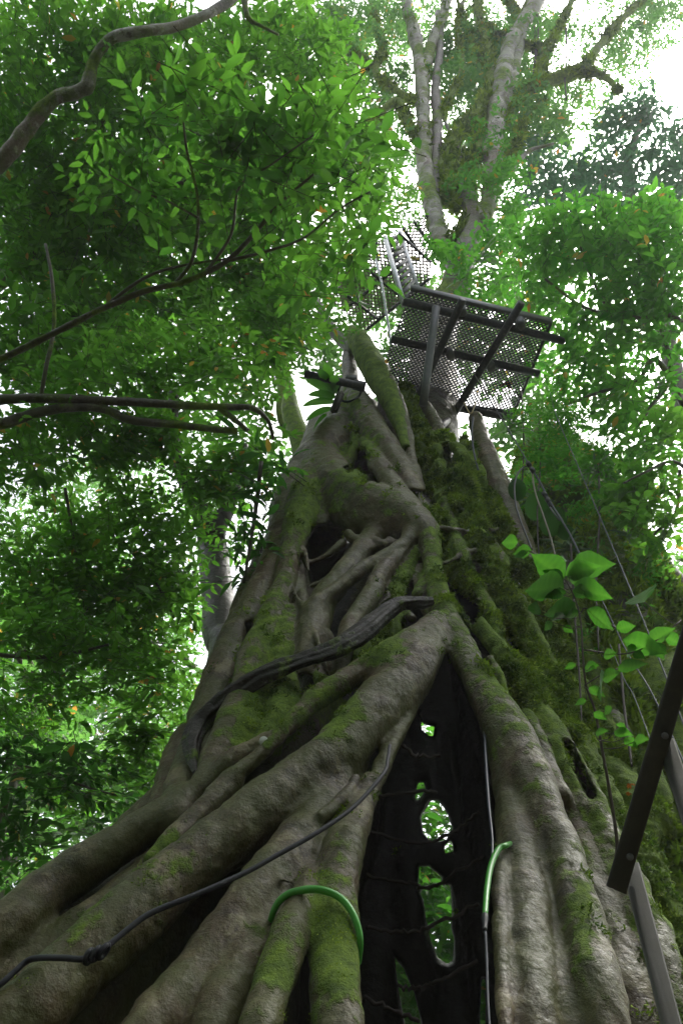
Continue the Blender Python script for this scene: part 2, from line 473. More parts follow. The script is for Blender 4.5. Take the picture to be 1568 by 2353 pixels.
# the mossy right side
root([(1008, 1000, 22, .1), (1026, 1050, 40), (1045, 1120, 48), (1068, 1200, 46), (1105, 1290, 40), (1145, 1370, 38), (1190, 1460, 40), (1240, 1560, 42), (1295, 1680, 44), (1350, 1790, 46), (1420, 1900, 50), (1490, 2020, 54), (1550, 2130, 60)], dY=.1, moss=.85, k=.05, ground=True)
root([(1090, 1240, 24), (1140, 1310, 34), (1185, 1390, 38), (1235, 1480, 38), (1290, 1580, 40), (1350, 1700, 44), (1410, 1800, 46), (1480, 1920, 50)], dY=.2, moss=.8, k=.05)
root([(1050, 1200, 50), (1130, 1360, 60), (1230, 1540, 70), (1350, 1750, 80), (1480, 1950, 90), (1580, 2130, 100)], dY=1.25, moss=.25, k=.08, ground=True)
root([(1000, 1100, 22), (1015, 1180, 28), (1040, 1260, 36), (1065, 1330, 36), (1100, 1400, 40)], dY=.18, moss=.7, k=.06)
root([(1062, 1010, 12), (1088, 1080, 20), (1120, 1160, 26), (1165, 1250, 30), (1205, 1340, 34), (1250, 1440, 38), (1300, 1550, 40), (1355, 1660, 42), (1420, 1780, 46), (1500, 1900, 50)], dY=.12, moss=.8, k=.04)
root([(1150, 1470, 20), (1210, 1560, 26), (1275, 1650, 28), (1330, 1740, 32), (1385, 1830, 34), (1430, 1910, 36)], dY=-.02, moss=.9, k=.04)
root([(1090, 960, 15, .1), (1112, 1030, 22), (1140, 1110, 28), (1170, 1190, 30), (1200, 1270, 30), (1240, 1370, 30)], dY=.3, moss=.05, k=.04)
root([(925, 900, 22), (945, 950, 30), (960, 1010, 32), (975, 1080, 30), (985, 1150, 26)], dY=.55, moss=.9, k=.05)
root([(975, 930, 12), (1000, 970, 14), (1015, 1005, 18)], dY=.1, moss=.3, k=.04)
root([(895, 870, 12), (918, 935, 14), (935, 990, 12), (945, 1050, 11), (962, 1110, 12), (978, 1165, 10), (990, 1200, 8)], dY=-.05, moss=.12, k=.03)
root([(995, 1208, 6), (1040, 1218, 6), (1090, 1222, 5), (1145, 1214, 4)], dY=-.12, moss=.2, k=.03)
root([(1010, 1295, 5), (1035, 1288, 5), (1060, 1272, 5), (1105, 1262, 4)], dY=-.1, moss=.2, k=.03)
root([(1060, 1385, 5), (1085, 1380, 5), (1115, 1360, 4)], dY=-.08, moss=.2, k=.03)
root([(880, 850, 16), (890, 920, 24), (905, 1000, 30), (925, 1080, 32), (950, 1160, 30)], dY=.5, moss=.3, k=.05)
root([(1128, 1255, 18), (1165, 1330, 22), (1205, 1420, 22), (1250, 1520, 24), (1300, 1620, 24)], dY=-.02, moss=.3, k=.03)
root([(1020, 1150, 12), (1045, 1235, 16), (1078, 1320, 18), (1120, 1400, 20), (1160, 1480, 20)], dY=-.02, moss=.45, k=.03)
# knobs and fine roots in the middle
root([(683, 1244, 6), (700, 1268, 8), (708, 1312, 5)], dY=-.08, moss=.05, k=.02)
root([(712, 1293, 7), (747, 1277, 8), (786, 1248, 9)], dY=.0, moss=.05, k=.03)
root([(716, 1346, 7), (747, 1329, 6), (780, 1300, 6)], dY=.02, moss=.05, k=.03)
root([(666, 1330, 4), (683, 1374, 7), (706, 1408, 8), (721, 1447, 7), (731, 1478, 6), (745, 1528, 6), (758, 1552, 5)], dY=-.14, moss=.05, k=.015)
root([(688, 1300, 14), (690, 1350, 14), (700, 1400, 16)], dY=.1, moss=.15)
root([(672, 1398, 13), (690, 1402, 15), (695, 1425, 12)], dY=-.02, moss=.15, k=.03)
root([(668, 1420, 30), (655, 1480, 38), (648, 1540, 40), (655, 1600, 40), (648, 1660, 42), (610, 1720, 38)], dY=.05, moss=.5, k=.06)
root([(740, 1480, 30), (735, 1540, 16), (740, 1600, 12)], dY=.16, moss=.1)
root([(800, 1225, 10), (815, 1238, 12), (850, 1236, 8), (880, 1250, 10), (895, 1238, 8)], dY=-.06, moss=.15, k=.03)
root([(700, 1545, 14, .1), (760, 1575, 20, .1), (820, 1555, 22, .1), (870, 1535, 20)], moss=.4)
root([(742, 1376, 12), (760, 1330, 11), (800, 1290, 10), (850, 1262, 10), (905, 1248, 12)], dY=-.02, moss=.1, k=.03)
root([(655, 1230, 16), (690, 1215, 14), (712, 1196, 16)], dY=-.05, moss=.15, k=.05)
root([(875, 1318, 10), (900, 1350, 11), (915, 1392, 12), (945, 1420, 12)], dY=.02, moss=.3, k=.03)
root([(690, 1400, 14), (715, 1440, 16), (722, 1490, 18), (700, 1540, 20)], dY=.02, moss=.2, k=.05)
root([(800, 1445, 12), (830, 1470, 14), (850, 1505, 16)], dY=.05, moss=.5, k=.05)
root([(875, 1010, 10), (880, 1050, 10), (868, 1085, 12)], dY=.06, moss=.3, k=.04)
root([(640, 1480, 12), (690, 1500, 12), (735, 1520, 12), (780, 1540, 14)], dY=.1, moss=.2, k=.04)
root([(960, 1300, 9), (955, 1345, 9), (965, 1385, 10), (990, 1420, 12)], dY=.05, moss=.2, k=.03)
# lower left flank
root([(600, 1580, 40), (578, 1650, 44), (548, 1720, 44), (510, 1780, 36)], dY=.02, moss=.55, k=.07)
root([(520, 1640, 36), (494, 1710, 38), (464, 1780, 34), (430, 1840, 36)], dY=.1, moss=.12, k=.06)
# the sweeping buttress roots
root([(665, 1670, 16), (627, 1696, 22), (590, 1716, 25), (548, 1742, 29), (508, 1772, 27), (478, 1800, 16), (466, 1812, 10)], dY=-.14, moss=.04, k=.04)
root([(520, 1775, 18), (470, 1810, 26), (420, 1845, 33), (350, 1890, 40), (265, 1945, 46), (190, 1995, 51), (110, 2050, 56), (30, 2125, 62), (-50, 2200, 66)], dY=-.08, moss=.04, k=.04, ground=True)
root([(1000, 1425, 20), (960, 1462, 28), (910, 1496, 32), (852, 1528, 32), (790, 1562, 30), (728, 1604, 27), (680, 1650, 24), (640, 1692, 22), (600, 1730, 22), (560, 1765, 20), (520, 1795, 20), (492, 1822, 18)], dY=-.2, moss=.22, k=.045)
root([(1005, 1445, 34), (965, 1520, 56), (905, 1590, 64), (835, 1665, 62), (765, 1735, 60), (690, 1792, 62), (622, 1845, 66), (550, 1900, 70), (472, 1960, 72), (392, 2025, 74), (312, 2095, 76), (232, 2168, 77), (148, 2245, 78), (60, 2335, 80), (-40, 2430, 84)], dY=-.1, moss=.14, k=.08, ground=True)
root([(540, 1800, 22), (500, 1835, 26), (450, 1880, 28), (400, 1930, 26), (350, 1975, 22)], dY=-.12, moss=.3, k=.05)
root([(1010, 1505, 12), (985, 1560, 18), (945, 1640, 24), (905, 1710, 26), (875, 1780, 22), (850, 1840, 26), (830, 1900, 30)], dY=.02, moss=.03, k=.05)
root([(800, 1760, 40), (750, 1850, 62), (705, 1950, 66), (655, 2050, 66), (600, 2150, 66), (545, 2250, 68), (490, 2380, 72)], dY=.12, moss=.1, k=.09, ground=True)
root([(690, 1930, 50), (610, 2030, 58), (530, 2130, 60), (455, 2220, 58), (385, 2310, 58), (320, 2400, 62)], dY=.0, moss=.12, k=.07, ground=True)
root([(850, 1800, 24), (825, 1880, 40), (795, 1960, 52), (775, 2050, 58), (768, 2150, 60), (772, 2250, 60), (780, 2350, 64)], dY=-.02, moss=.3, k=.06, ground=True)
root([(715, 2000, 18, .1), (700, 2050, 34), (680, 2110, 40), (655, 2180, 46), (625, 2260, 50), (595, 2345, 54)], dY=-.12, moss=.22, k=.04, ground=True)
root([(640, 2010, 6), (650, 2022, 8), (690, 2028, 6), (720, 2035, 4)], dY=-.16, moss=0, k=.02)
root([(700, 1760, 30), (790, 1720, 34), (870, 1650, 34)], dY=.0, moss=.6, k=.08)
root([(735, 1880, 10), (770, 1850, 14), (795, 1825, 14), (815, 1790, 10)], dY=-.16, moss=.05, k=.03)
root([(470, 1900, 40), (400, 1975, 50), (320, 2040, 54), (240, 2100, 56), (160, 2160, 60), (70, 2230, 66), (-20, 2310, 70)], dY=.42, moss=.05, k=.04, ground=True)
root([(640, 1840, 50), (560, 1950, 60), (480, 2030, 60), (400, 2110, 62), (310, 2200, 64), (230, 2280, 66), (150, 2370, 70)], dY=.46, moss=.08, k=.04, ground=True)
root([(700, 1900, 50), (620, 2020, 62), (540, 2130, 66), (470, 2230, 68), (400, 2340, 72)], dY=.5, moss=.08, k=.04, ground=True)
root([(1280, 1850, 60), (1330, 1960, 66), (1370, 2080, 70), (1410, 2200, 76), (1450, 2330, 80)], dY=.25, moss=.3, k=.08, ground=True)
root([(560, 1850, 110), (440, 1960, 120), (320, 2070, 120), (180, 2190, 125), (60, 2300, 130)], dY=1.0, moss=.05, k=.1, ground=True)
root([(720, 1850, 90), (620, 1980, 110), (500, 2120, 120), (380, 2260, 125), (280, 2390, 130)], dY=1.0, moss=.05, k=.1, ground=True)
root([(470, 1780, 60), (380, 1860, 60), (300, 1920, 50)], dY=.75, moss=.05, k=.1)
root([(700, 1640, 60), (640, 1740, 80), (560, 1820, 90)], dY=.8, moss=.05, k=.1)
root([(760, 1000, 60), (740, 1100, 70), (730, 1200, 70), (720, 1300, 80), (700, 1400, 80), (680, 1500, 70)], dY=1.15, moss=.05, k=.1)
root([(830, 960, 50), (850, 1050, 60), (860, 1150, 70)], dY=1.1, moss=.05, k=.1)
root([(860, 1250, 60), (850, 1350, 70), (840, 1450, 70)], dY=.95, moss=.1, k=.1)
# deep core and the back of the hollow, in metres
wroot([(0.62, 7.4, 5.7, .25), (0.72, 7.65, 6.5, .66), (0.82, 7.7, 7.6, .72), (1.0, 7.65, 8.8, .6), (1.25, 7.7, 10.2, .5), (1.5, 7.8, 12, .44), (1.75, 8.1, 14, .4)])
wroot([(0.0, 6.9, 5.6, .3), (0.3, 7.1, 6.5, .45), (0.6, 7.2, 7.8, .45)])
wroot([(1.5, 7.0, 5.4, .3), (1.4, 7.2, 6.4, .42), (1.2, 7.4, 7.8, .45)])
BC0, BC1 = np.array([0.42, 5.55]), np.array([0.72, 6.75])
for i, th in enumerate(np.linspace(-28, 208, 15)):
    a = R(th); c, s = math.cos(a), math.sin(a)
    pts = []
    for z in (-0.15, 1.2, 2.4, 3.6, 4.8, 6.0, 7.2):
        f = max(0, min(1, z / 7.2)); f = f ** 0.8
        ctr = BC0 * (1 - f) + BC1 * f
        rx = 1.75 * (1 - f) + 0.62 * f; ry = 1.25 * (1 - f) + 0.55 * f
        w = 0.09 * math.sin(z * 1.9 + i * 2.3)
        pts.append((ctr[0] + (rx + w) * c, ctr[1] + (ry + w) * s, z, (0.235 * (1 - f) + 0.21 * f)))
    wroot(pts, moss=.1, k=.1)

# ---- the distance field on a grid that widens with height
NX, NY = 250, 236
zs = [-0.1]
while zs[-1] < 13.6: zs.append(zs[-1] + 0.0185 + 0.0011 * max(0, zs[-1] - 1.5))
zs = np.array(zs); NZ = len(zs)
hz = 0.0185 + 0.0011 * np.maximum(0, zs - 1.5)
gxc = np.interp(zs, [0, 2, 6, 9, 14], [0.25, 0.25, 0.75, 1.15, 1.7])
gyc = np.interp(zs, [0, 2, 6, 9, 14], [5.0, 5.15, 6.3, 7.1, 7.9])
D = np.full((NX, NY, NZ), 0.5, dtype=np.float32)
def win(lo, hi):
    k0, k1 = np.searchsorted(zs, [lo[2], hi[2]]); k0 = max(k0 - 1, 0); k1 = min(k1 + 1, NZ)
    if k1 <= k0: return None
    kk = slice(k0, k1)
    i0 = int(np.floor(((lo[0] - gxc[kk]) / hz[kk]).min() + NX / 2)); i1 = int(np.ceil(((hi[0] - gxc[kk]) / hz[kk]).max() + NX / 2)) + 1
    j0 = int(np.floor(((lo[1] - gyc[kk]) / hz[kk]).min() + NY / 2)); j1 = int(np.ceil(((hi[1] - gyc[kk]) / hz[kk]).max() + NY / 2)) + 1
    i0, j0 = max(i0, 0), max(j0, 0); i1, j1 = min(i1, NX), min(j1, NY)
    if i1 <= i0 or j1 <= j0: return None
    return i0, i1, j0, j1, k0, k1
def wcoord(w):
    i0, i1, j0, j1, k0, k1 = w
    h = hz[k0:k1].astype(np.float32)[None, None, :]
    X = gxc[k0:k1].astype(np.float32)[None, None, :] + (np.arange(i0, i1, dtype=np.float32)[:, None, None] - NX / 2) * h
    Y = gyc[k0:k1].astype(np.float32)[None, None, :] + (np.arange(j0, j1, dtype=np.float32)[None, :, None] - NY / 2) * h
    Z = zs[k0:k1].astype(np.float32)[None, None, :]
    return X, Y, Z
for P, r, moss, kk_ in TUBES:
    pad = 0.12
    lo, hi = (P - r[:, None]).min(0) - pad, (P + r[:, None]).max(0) + pad
    w = win(lo, hi)
    if w is None: continue
    A = np.full((w[1] - w[0], w[3] - w[2], w[5] - w[4]), 0.5, dtype=np.float32)
    for a, b, ra, rb in zip(P[:-1], P[1:], r[:-1], r[1:]):
        m = max(ra, rb) + pad
        s = win(np.minimum(a, b) - m, np.maximum(a, b) + m)
        if s is None: continue
        s = tuple(max(s[i], w[i]) if i % 2 == 0 else min(s[i], w[i]) for i in range(6))
        if s[0] >= s[1] or s[2] >= s[3] or s[4] >= s[5]: continue
        X, Y, Z = wcoord(s)
        d = (b - a).astype(np.float32); L2 = float(d @ d) + 1e-9
        t = ((X - a[0]) * d[0] + (Y - a[1]) * d[1] + (Z - a[2]) * d[2]) / L2
        np.clip(t, 0, 1, out=t)
        q = np.sqrt((X - a[0] - t * d[0]) ** 2 + (Y - a[1] - t * d[1]) ** 2 + (Z - a[2] - t * d[2]) ** 2) - (ra + (rb - ra) * t)
        sub = A[s[0] - w[0]:s[1] - w[0], s[2] - w[2]:s[3] - w[2], s[4] - w[4]:s[5] - w[4]]
        np.minimum(sub, q, out=sub)
    V = D[w[0]:w[1], w[2]:w[3], w[4]:w[5]]
    k = kk_ * .75
    h = np.maximum(k - np.abs(V - A), 0) / k
    V[...] = np.minimum(V, A) - h * h * (k * 0.25)
# openings cut through: polygon in picture pixels, from distance north y0 to y1
def seg_poly_sd(u, v, poly):
    poly = np.asarray(poly, dtype=np.float32)
    d = np.full(u.shape, 1e9, dtype=np.float32); inside = np.zeros(u.shape, dtype=bool)
    n = len(poly)
    for i in range(n):
        a, b = poly[i], poly[(i + 1) % n]
        e = b - a; wx, wy = u - a[0], v - a[1]
        t = np.clip((wx * e[0] + wy * e[1]) / (e @ e), 0, 1)
        d = np.minimum(d, (wx - e[0] * t) ** 2 + (wy - e[1] * t) ** 2)
        c = (a[1] > v) != (b[1] > v)
        with np.errstate(divide='ignore', invalid='ignore'):
            xi = (b[0] - a[0]) * (v - a[1]) / (b[1] - a[1] if b[1] != a[1] else 1e-9) + a[0]
        inside ^= c & (u < xi)
    return np.where(inside, -np.sqrt(d), np.sqrt(d))
def cut(poly, y0, y1, gr=1.0):
    pc = np.mean(np.array(poly, float), axis=0); poly = [tuple(pc + (np.array(q) - pc) * gr) for q in poly]
    ps = np.array([at(u, v, y) for u, v in poly for y in (y0, y1)])
    lo, hi = ps.min(0) - .05, ps.max(0) + .05
    lo[1], hi[1] = y0, y1
    w = win(lo, hi)
    if w is None: return
    X, Y, Z = wcoord(w)
    X, Y, Z = np.broadcast_arrays(X, Y, Z)
    uu, vv, dep = proj(np.stack([X, Y, Z], -1))
    sd = seg_poly_sd(uu.astype(np.float32), vv.astype(np.float32), poly) * dep / F
    sd = np.maximum(sd, np.maximum(y0 - Y, Y - y1))
    V = D[w[0]:w[1], w[2]:w[3], w[4]:w[5]]
    k = 0.05; A = -sd
    h = np.maximum(k - np.abs(V - A), 0) / k
    V[...] = np.maximum(V, A) + h * h * (k * 0.25)
# the way into the hollow and the dark pockets
cut([(1022, 1500), (1000, 1560), (955, 1640), (905, 1740), (865, 1830), (838, 1920), (832, 2030), (836, 2200), (838, 2420), (1118, 2420), (1112, 2200), (1110, 2050), (1112, 1900), (1112, 1700), (1090, 1640), (1055, 1560)], 3.0, 5.5)
cut([(706, 1240), (720, 1212), (750, 1203), (785, 1215), (797, 1250), (785, 1290), (755, 1330), (722, 1358), (712, 1330), (706, 1290)], 6.1, 7.0)
cut([(829, 1107), (855, 1085), (875, 1128)], 5.9, 6.9)
cut([(786, 1074), (800, 1070), (812, 1078), (800, 1086)], 5.9, 6.7)
cut([(820, 1035), (838, 1030), (842, 1062), (826, 1064)], 5.9, 6.8)
cut([(941, 1125), (962, 1150), (990, 1200), (1004, 1190), (990, 1130)], 6.0, 6.9)
cut([(1010, 1022), (1030, 1014), (1050, 1040), (1045, 1078), (1020, 1080)], 5.5, 6.6)
cut([(1076, 1290), (1110, 1292), (1118, 1325), (1085, 1330)], 5.4, 6.75)
cut([(1160, 1305), (1185, 1300), (1212, 1345), (1195, 1362), (1170, 1340)], 5.4, 6.7)
cut([(1150, 1430), (1170, 1440), (1215, 1530), (1200, 1540), (1165, 1480)], 5.0, 6.3)
cut([(1290, 1700), (1310, 1705), (1370, 1830), (1352, 1835), (1310, 1760)], 4.4, 5.6)
cut([(1040, 1345), (1065, 1350), (1105, 1400), (1090, 1440), (1062, 1410)], 5.2, 6.6)
cut([(692, 1552), (716, 1556), (720, 1590), (698, 1604)], 5.2, 6.0)
cut([(560, 1430), (578, 1426), (584, 1468), (566, 1475)], 5.6, 6.02)
# daylight holes in the back of the hollow
for poly in ([(962, 1648), (968, 1640), (975, 1662), (996, 1668), (994, 1690), (982, 1690), (968, 1678)],
             [(957, 1800), (972, 1797), (978, 1815), (960, 1838), (952, 1830)],
             [(990, 1846), (1006, 1846), (1024, 1872), (1034, 1900), (1020, 1922), (995, 1928), (978, 1910), (972, 1880)],
             [(1020, 1945), (1036, 1930), (1042, 1955), (1022, 1960)],
             [(964, 1992), (985, 1992), (1010, 2015), (1012, 2022), (980, 2030), (964, 2035)],
             [(972, 2052), (1000, 2042), (1028, 2040), (1034, 2090), (1030, 2110), (985, 2118), (980, 2080)],
             [(990, 2145), (1030, 2125), (1038, 2160), (1036, 2200), (1026, 2208), (1008, 2195)],
             [(908, 2212), (930, 2240), (950, 2290), (964, 2352), (970, 2420), (945, 2420), (925, 2310)],
             [(1106, 2258), (1113, 2256), (1114, 2350), (1102, 2350)]):
    cut(poly, 5.6, 8.2, 1.22)
D[:, :, 0] = np.maximum(D[:, :, 0], 0.01); D[:, :, -1] = 0.5
D[0] = 0.5; D[-1] = 0.5; D[:, 0] = 0.5; D[:, -1] = 0.5
import openvdb as vdb
g = vdb.FloatGrid(0.5)
g.copyFromArray(D)
pv, pt, pq = g.convertToPolygons(0.0, 0.0)
del D, g
kf = pv[:, 2].astype(np.float64)
H = np.interp(kf, np.arange(NZ), hz); Zw = np.interp(kf, np.arange(NZ), zs)
FV = np.column_stack([np.interp(kf, np.arange(NZ), gxc) + (pv[:, 0] - NX / 2) * H,
                      np.interp(kf, np.arange(NZ), gyc) + (pv[:, 1] - NY / 2) * H, Zw])
pq = pq[:, ::-1]
print('fig verts', len(FV), 'quads', len(pq))
# nearest root of every vertex: metres along it, and its moss
ss_p, ss_t, ss_r, ss_s, ss_m, ss_i = [], [], [], [], [], []
for n_, (P, r, moss, k) in enumerate(TUBES):
    T = np.gradient(P, axis=0); L = np.linalg.norm(T, axis=1, keepdims=True); T = T / np.maximum(L, 1e-9)
    sl = np.concatenate([[0], np.cumsum(np.linalg.norm(np.diff(P, axis=0), axis=1))]) + n_ * 3.17
    ss_p.append(P); ss_t.append(T); ss_r.append(r); ss_s.append(sl); ss_m.append(np.full(len(P), moss)); ss_i.append(np.full(len(P), 1.0 if n_ in INNER else 0.0))
ss_p, ss_t, ss_r, ss_s, ss_m = np.vstack(ss_p), np.vstack(ss_t), np.concatenate(ss_r), np.concatenate(ss_s), np.concatenate(ss_m)
ss_i = np.concatenate(ss_i); hollow_shade = None
hollow_shade = np.zeros(len(FV)); along = np.zeros(len(FV)); mossv = np.zeros(len(FV)); tang = np.zeros_like(FV)
order = np.argsort(FV[:, 2])
pz = ss_p[:, 2]
for c0 in range(0, len(FV), 4000):
    idx = order[c0:c0 + 4000]; q = FV[idx]
    sel = np.where((pz > q[:, 2].min() - 0.55) & (pz < q[:, 2].max() + 0.55))[0]
    d2 = ((q[:, None, :] - ss_p[sel][None]) ** 2).sum(-1)
    j = sel[np.argmin(np.sqrt(d2) - ss_r[sel][None], axis=1)]
    along[idx] = ss_s[j] + ((q - ss_p[j]) * ss_t[j]).sum(1)
    mossv[idx] = ss_m[j]; hollow_shade[idx] = ss_i[j]; tang[idx] = ss_t[j]
# vertex normals
def vnormals(V, Q):
    n = np.zeros_like(V)
    a = np.cross(V[Q[:, 2]] - V[Q[:, 0]], V[Q[:, 3]] - V[Q[:, 1]])
    for i in range(4):
        for c in range(3): n[:, c] += np.bincount(Q[:, i], weights=a[:, c], minlength=len(V))
    return n / np.maximum(np.linalg.norm(n, axis=1, keepdims=True), 1e-12)
FN = vnormals(FV, pq)
near_ax = np.zeros(len(FV))
_s = np.random.default_rng(3).choice(len(FV), 3000)
_d = ((FV[_s][:, None] - ss_p[None]) ** 2).sum(-1); _j = np.argmin(np.sqrt(_d) - ss_r[None], axis=1)
_dot = ((FV[_s] - ss_p[_j]) * FN[_s]).sum(1)
print('outward normals', (_dot > 0).mean())
if (_dot > 0).mean() < .5: FN = -FN; pq = pq[:, ::-1]
uu, vv, _d = proj(FV)
sc1 = 0.6 + 0.05 * FV[:, 2]
disp = 0.016 * fbm(FV * 2.6, 2, 3) + 0.006 * fbm(FV * 9, 2, 9) + .004 * fbm(FV * 24, 2, 19)
ringv = vnoise(np.column_stack([along * 13, FV[:, 0] * 1.3, FV[:, 2] * 1.3]), 21)
disp += 0.004 * ringv * (vnoise(FV * 1.1, 77) > .1) * (mossv < 0.5)
disp += 0.12 * np.maximum(0, mossv - 0.4) * (fbm(FV * np.array([4, 4, 10.0]), 3, 5) - .25)
disp -= 0.008 * np.maximum(0, .16 - np.abs(vnoise(FV * np.array([6.0, 6, 2.0]), 41))) * 6 * (mossv < .6)
# patches of moss seen in the picture: (u, v, ru, rv, amount)
for (pu, pvv, ru, rv, am) in [(770, 1640, 75, 75, .7), (620, 1650, 60, 60, .5), (870, 1500, 90, 30, .4), (760, 2110, 40, 60, .75), (770, 2230, 45, 80, .5), (640, 2240, 40, 60, .3),
                              (840, 1030, 40, 40, .55), (810, 1090, 50, 25, .5), (900, 1340, 40, 60, .3), (1010, 1290, 40, 120, .25), (870, 1450, 60, 60, .5), (1110, 1800, 10, 10, 0),
                              (600, 1430, 40, 90, .25), (800, 930, 40, 50, .35), (400, 1960, 120, 60, .32), (200, 2110, 120, 70, .32), (560, 2180, 90, 120, .22), (1150, 2100, 60, 200, .15), (690, 1180, 60, 90, .25), (850, 1180, 90, 50, .2), (1340, 2120, 30, 120, .35), (1200, 1560, 60, 60, .35), (1250, 1380, 200, 260, .35), (730, 1120, 60, 60, .2)]:
    mossv = mossv + am * np.exp(-((uu - pu) / ru) ** 2 - ((vv - pvv) / rv) ** 2)
mossv = mossv + 0.10 * np.clip(FN[:, 2], -0.5, 1) + 0.12 * fbm(FV * 1.3, 3, 31)
mossv = np.where(FV[:, 1] > np.array([7.0]), mossv * 0.8, mossv)
FV = FV + FN * disp[:, None]
fig = empty('strangler_fig', (0.5, 5.4, 0), 'huge strangler fig with a hollow lattice trunk of fused mossy roots', 'tree')
lat = mesh_obj('trunk', FV, pq, M_FIG, fig, True, attrs={'along': along, 'moss': mossv, 'hollow_shade': hollow_shade * (FV[:, 2] < 7.2) * .9})  # last attribute: shade painted on the inner roots of the hollow
# ---------------------------------------------------------------- extra growth on the fig
def px_tube(mb, pts, dep=None, sides=8, lump=0.0, seed=0, n=6, Yf=None):
    """pts (u,v,r px[,depth]) at depth dep along the view axis or distance north Yf"""
    P, r = [], []
    for p in pts:
        if Yf is not None:
            w = at(p[0], p[1], Yf(p[0], p[1]) + (p[3] if len(p) > 3 else 0)); d = (w - CAM)[1] / dir_of(p[0], p[1])[1]
        else:
            d = p[3] if len(p) > 3 else (dep(p[1]) if callable(dep) else dep); w = ad(p[0], p[1], d)
        P.append(w); r.append(p[2] * d / F)
    Q = catmull(np.column_stack([P, r]), n)
    mb.tube(Q[:, :3], np.maximum(Q[:, 3], .002), sides, lump, seed)
    return Q

# mossy broken limb leaning in front of the platform, with its bare side branch
mb = MB(); px_tube(mb, [(808, 760, 14), (820, 778, 24), (840, 812, 29), (861, 852, 30), (883, 895, 27), (905, 938, 21), (922, 985, 14), (932, 1030, 10)], sides=28, lump=.2, seed=3, n=14, Yf=lambda u, v: S(u, v) - .1)
ml = mb.build('broken_limb', M_MOSSY, fig); tag(ml, 'thick broken limb covered in moss beside the metal deck')
mb = MB(); px_tube(mb, [(818, 800, 14), (795, 790, 15), (770, 765, 14), (752, 740, 12), (740, 715, 10), (728, 690, 8)], sides=12, lump=.15, n=8, Yf=lambda u, v: S(u, v) - .05)
mb.build('side_branch', M_BARK, ml)

# grooved dark vine slung across the trunk
vp = [(992, 1380, 13), (955, 1384, 20), (918, 1386, 22), (880, 1412, 25), (840, 1448, 30), (790, 1482, 31), (740, 1502, 27), (690, 1520, 24), (640, 1538, 27), (590, 1560, 28), (540, 1592, 31), (495, 1628, 34), (458, 1665, 34), (442, 1705, 26), (442, 1740, 16), (448, 1772, 6)]
Pv = catmull(np.array([[*at(u, v, S(u, v) - .30), .84 * r * (S(u, v) - .3) / dir_of(u, v)[1] / F] for u, v, r in vp]), 14)
mb = MB()
sidesv = 40; P_ = Pv[:, :3]; T_ = np.gradient(P_, axis=0); T_ /= np.linalg.norm(T_, axis=1, keepdims=True)
Nv = np.cross(T_, np.array([0, -1, .4])); Nv /= np.linalg.norm(Nv, axis=1, keepdims=True); Bv = np.cross(T_, Nv)
an = np.arange(sidesv) * 2 * math.pi / sidesv
ii = np.arange(len(P_))[:, None]
prof = 1 + .17 * np.sin(3 * an[None] + ii * .035 + .6) + .09 * np.sin(7 * an[None] - ii * .05) + .03 * np.sin(17 * an[None] + ii * .2)
rr_ = Pv[:, 3][:, None] * prof
V = P_[:, None] + Nv[:, None] * (rr_ * np.cos(an))[..., None] + Bv[:, None] * (rr_ * .75 * np.sin(an))[..., None]
V = V.reshape(-1, 3); V += (.008 * fbm(V * 14, 2, 4))[:, None] * np.array([0.3, -1, .6])
m_ = len(P_); i_ = np.arange(m_ - 1)[:, None] * sidesv; j_ = np.arange(sidesv)[None]; j2_ = (j_ + 1) % sidesv
mb.add(V, np.stack([i_ + j_, i_ + j2_, i_ + sidesv + j2_, i_ + sidesv + j_], -1).reshape(-1, 4))
M_VINE = bark_mat('vine_bark', (0.006, 0.0045, 0.003), (0.016, 0.0115, 0.0075), (0.05, 0.038, 0.026), moss_amt=.12, lichen=.1, scale=1.2)
vine = mb.build('vine', M_VINE)
tag(vine, 'thick dark grooved vine slung diagonally across the fig trunk', 'vine')

# moss tufts standing off the mossy bark
def tufts(V, N, dens, size, seed, mat, parent, name='moss', flat=.5):
    r = np.random.default_rng(seed); n = len(V)
    D1 = r.normal(size=(n, 3)); D1 -= N * (D1 * N).sum(1, keepdims=True) * .2
    D1 /= np.linalg.norm(D1, axis=1, keepdims=True)
    D1 = D1 * 1.0 + N * .45 + np.array([0, 0, -.25]); D1 /= np.linalg.norm(D1, axis=1, keepdims=True)
    W = np.cross(D1, r.normal(size=(n, 3))); W /= np.linalg.norm(W, axis=1, keepdims=True)
    s = (np.broadcast_to(size, (n,)) * r.uniform(.5, 1.5, n))[:, None]
    b = V - N * .004
    vv_ = np.stack([b - W * s * .22, b + W * s * .22, b + D1 * s * .6 + W * s * .2, b + D1 * s * 1.1 + N * s * .1 - W * s * .02], 1).reshape(-1, 3)
    k = np.arange(n)[:, None] * 4
    q = k + np.array([[0, 1, 2, 3]])
    ti = np.repeat(np.clip(.42 + .55 * fbm(V * 4.5, 3, 88) + r.uniform(-.22, .22, n), 0, .92), 4)
    o = mesh_obj(name, vv_, q, mat, parent, False, attrs={'tint': ti}); o['kind'] = 'stuff'
    return o
M_MOSS = leaf_mat('moss_tufts', (0.04, 0.07, 0.008), (0.34, 0.46, 0.035), ((.05, .13, .01), (.26, .46, .03)), .3, .8)
mm = mossv + .55 * fbm(FV * 9, 3, 55) + .35 * fbm(FV * np.array([2.2, 2.2, 4]), 2, 58)
cand = np.where((mm > .92) & (FV[:, 2] > 1.7) & (FV[:, 1] < 8) & ((FN * (CAM - FV)).sum(1) > -.6))[0]
r_ = np.random.default_rng(5)
cand = r_.choice(cand, size=min(170000, len(cand) * 5), replace=True)
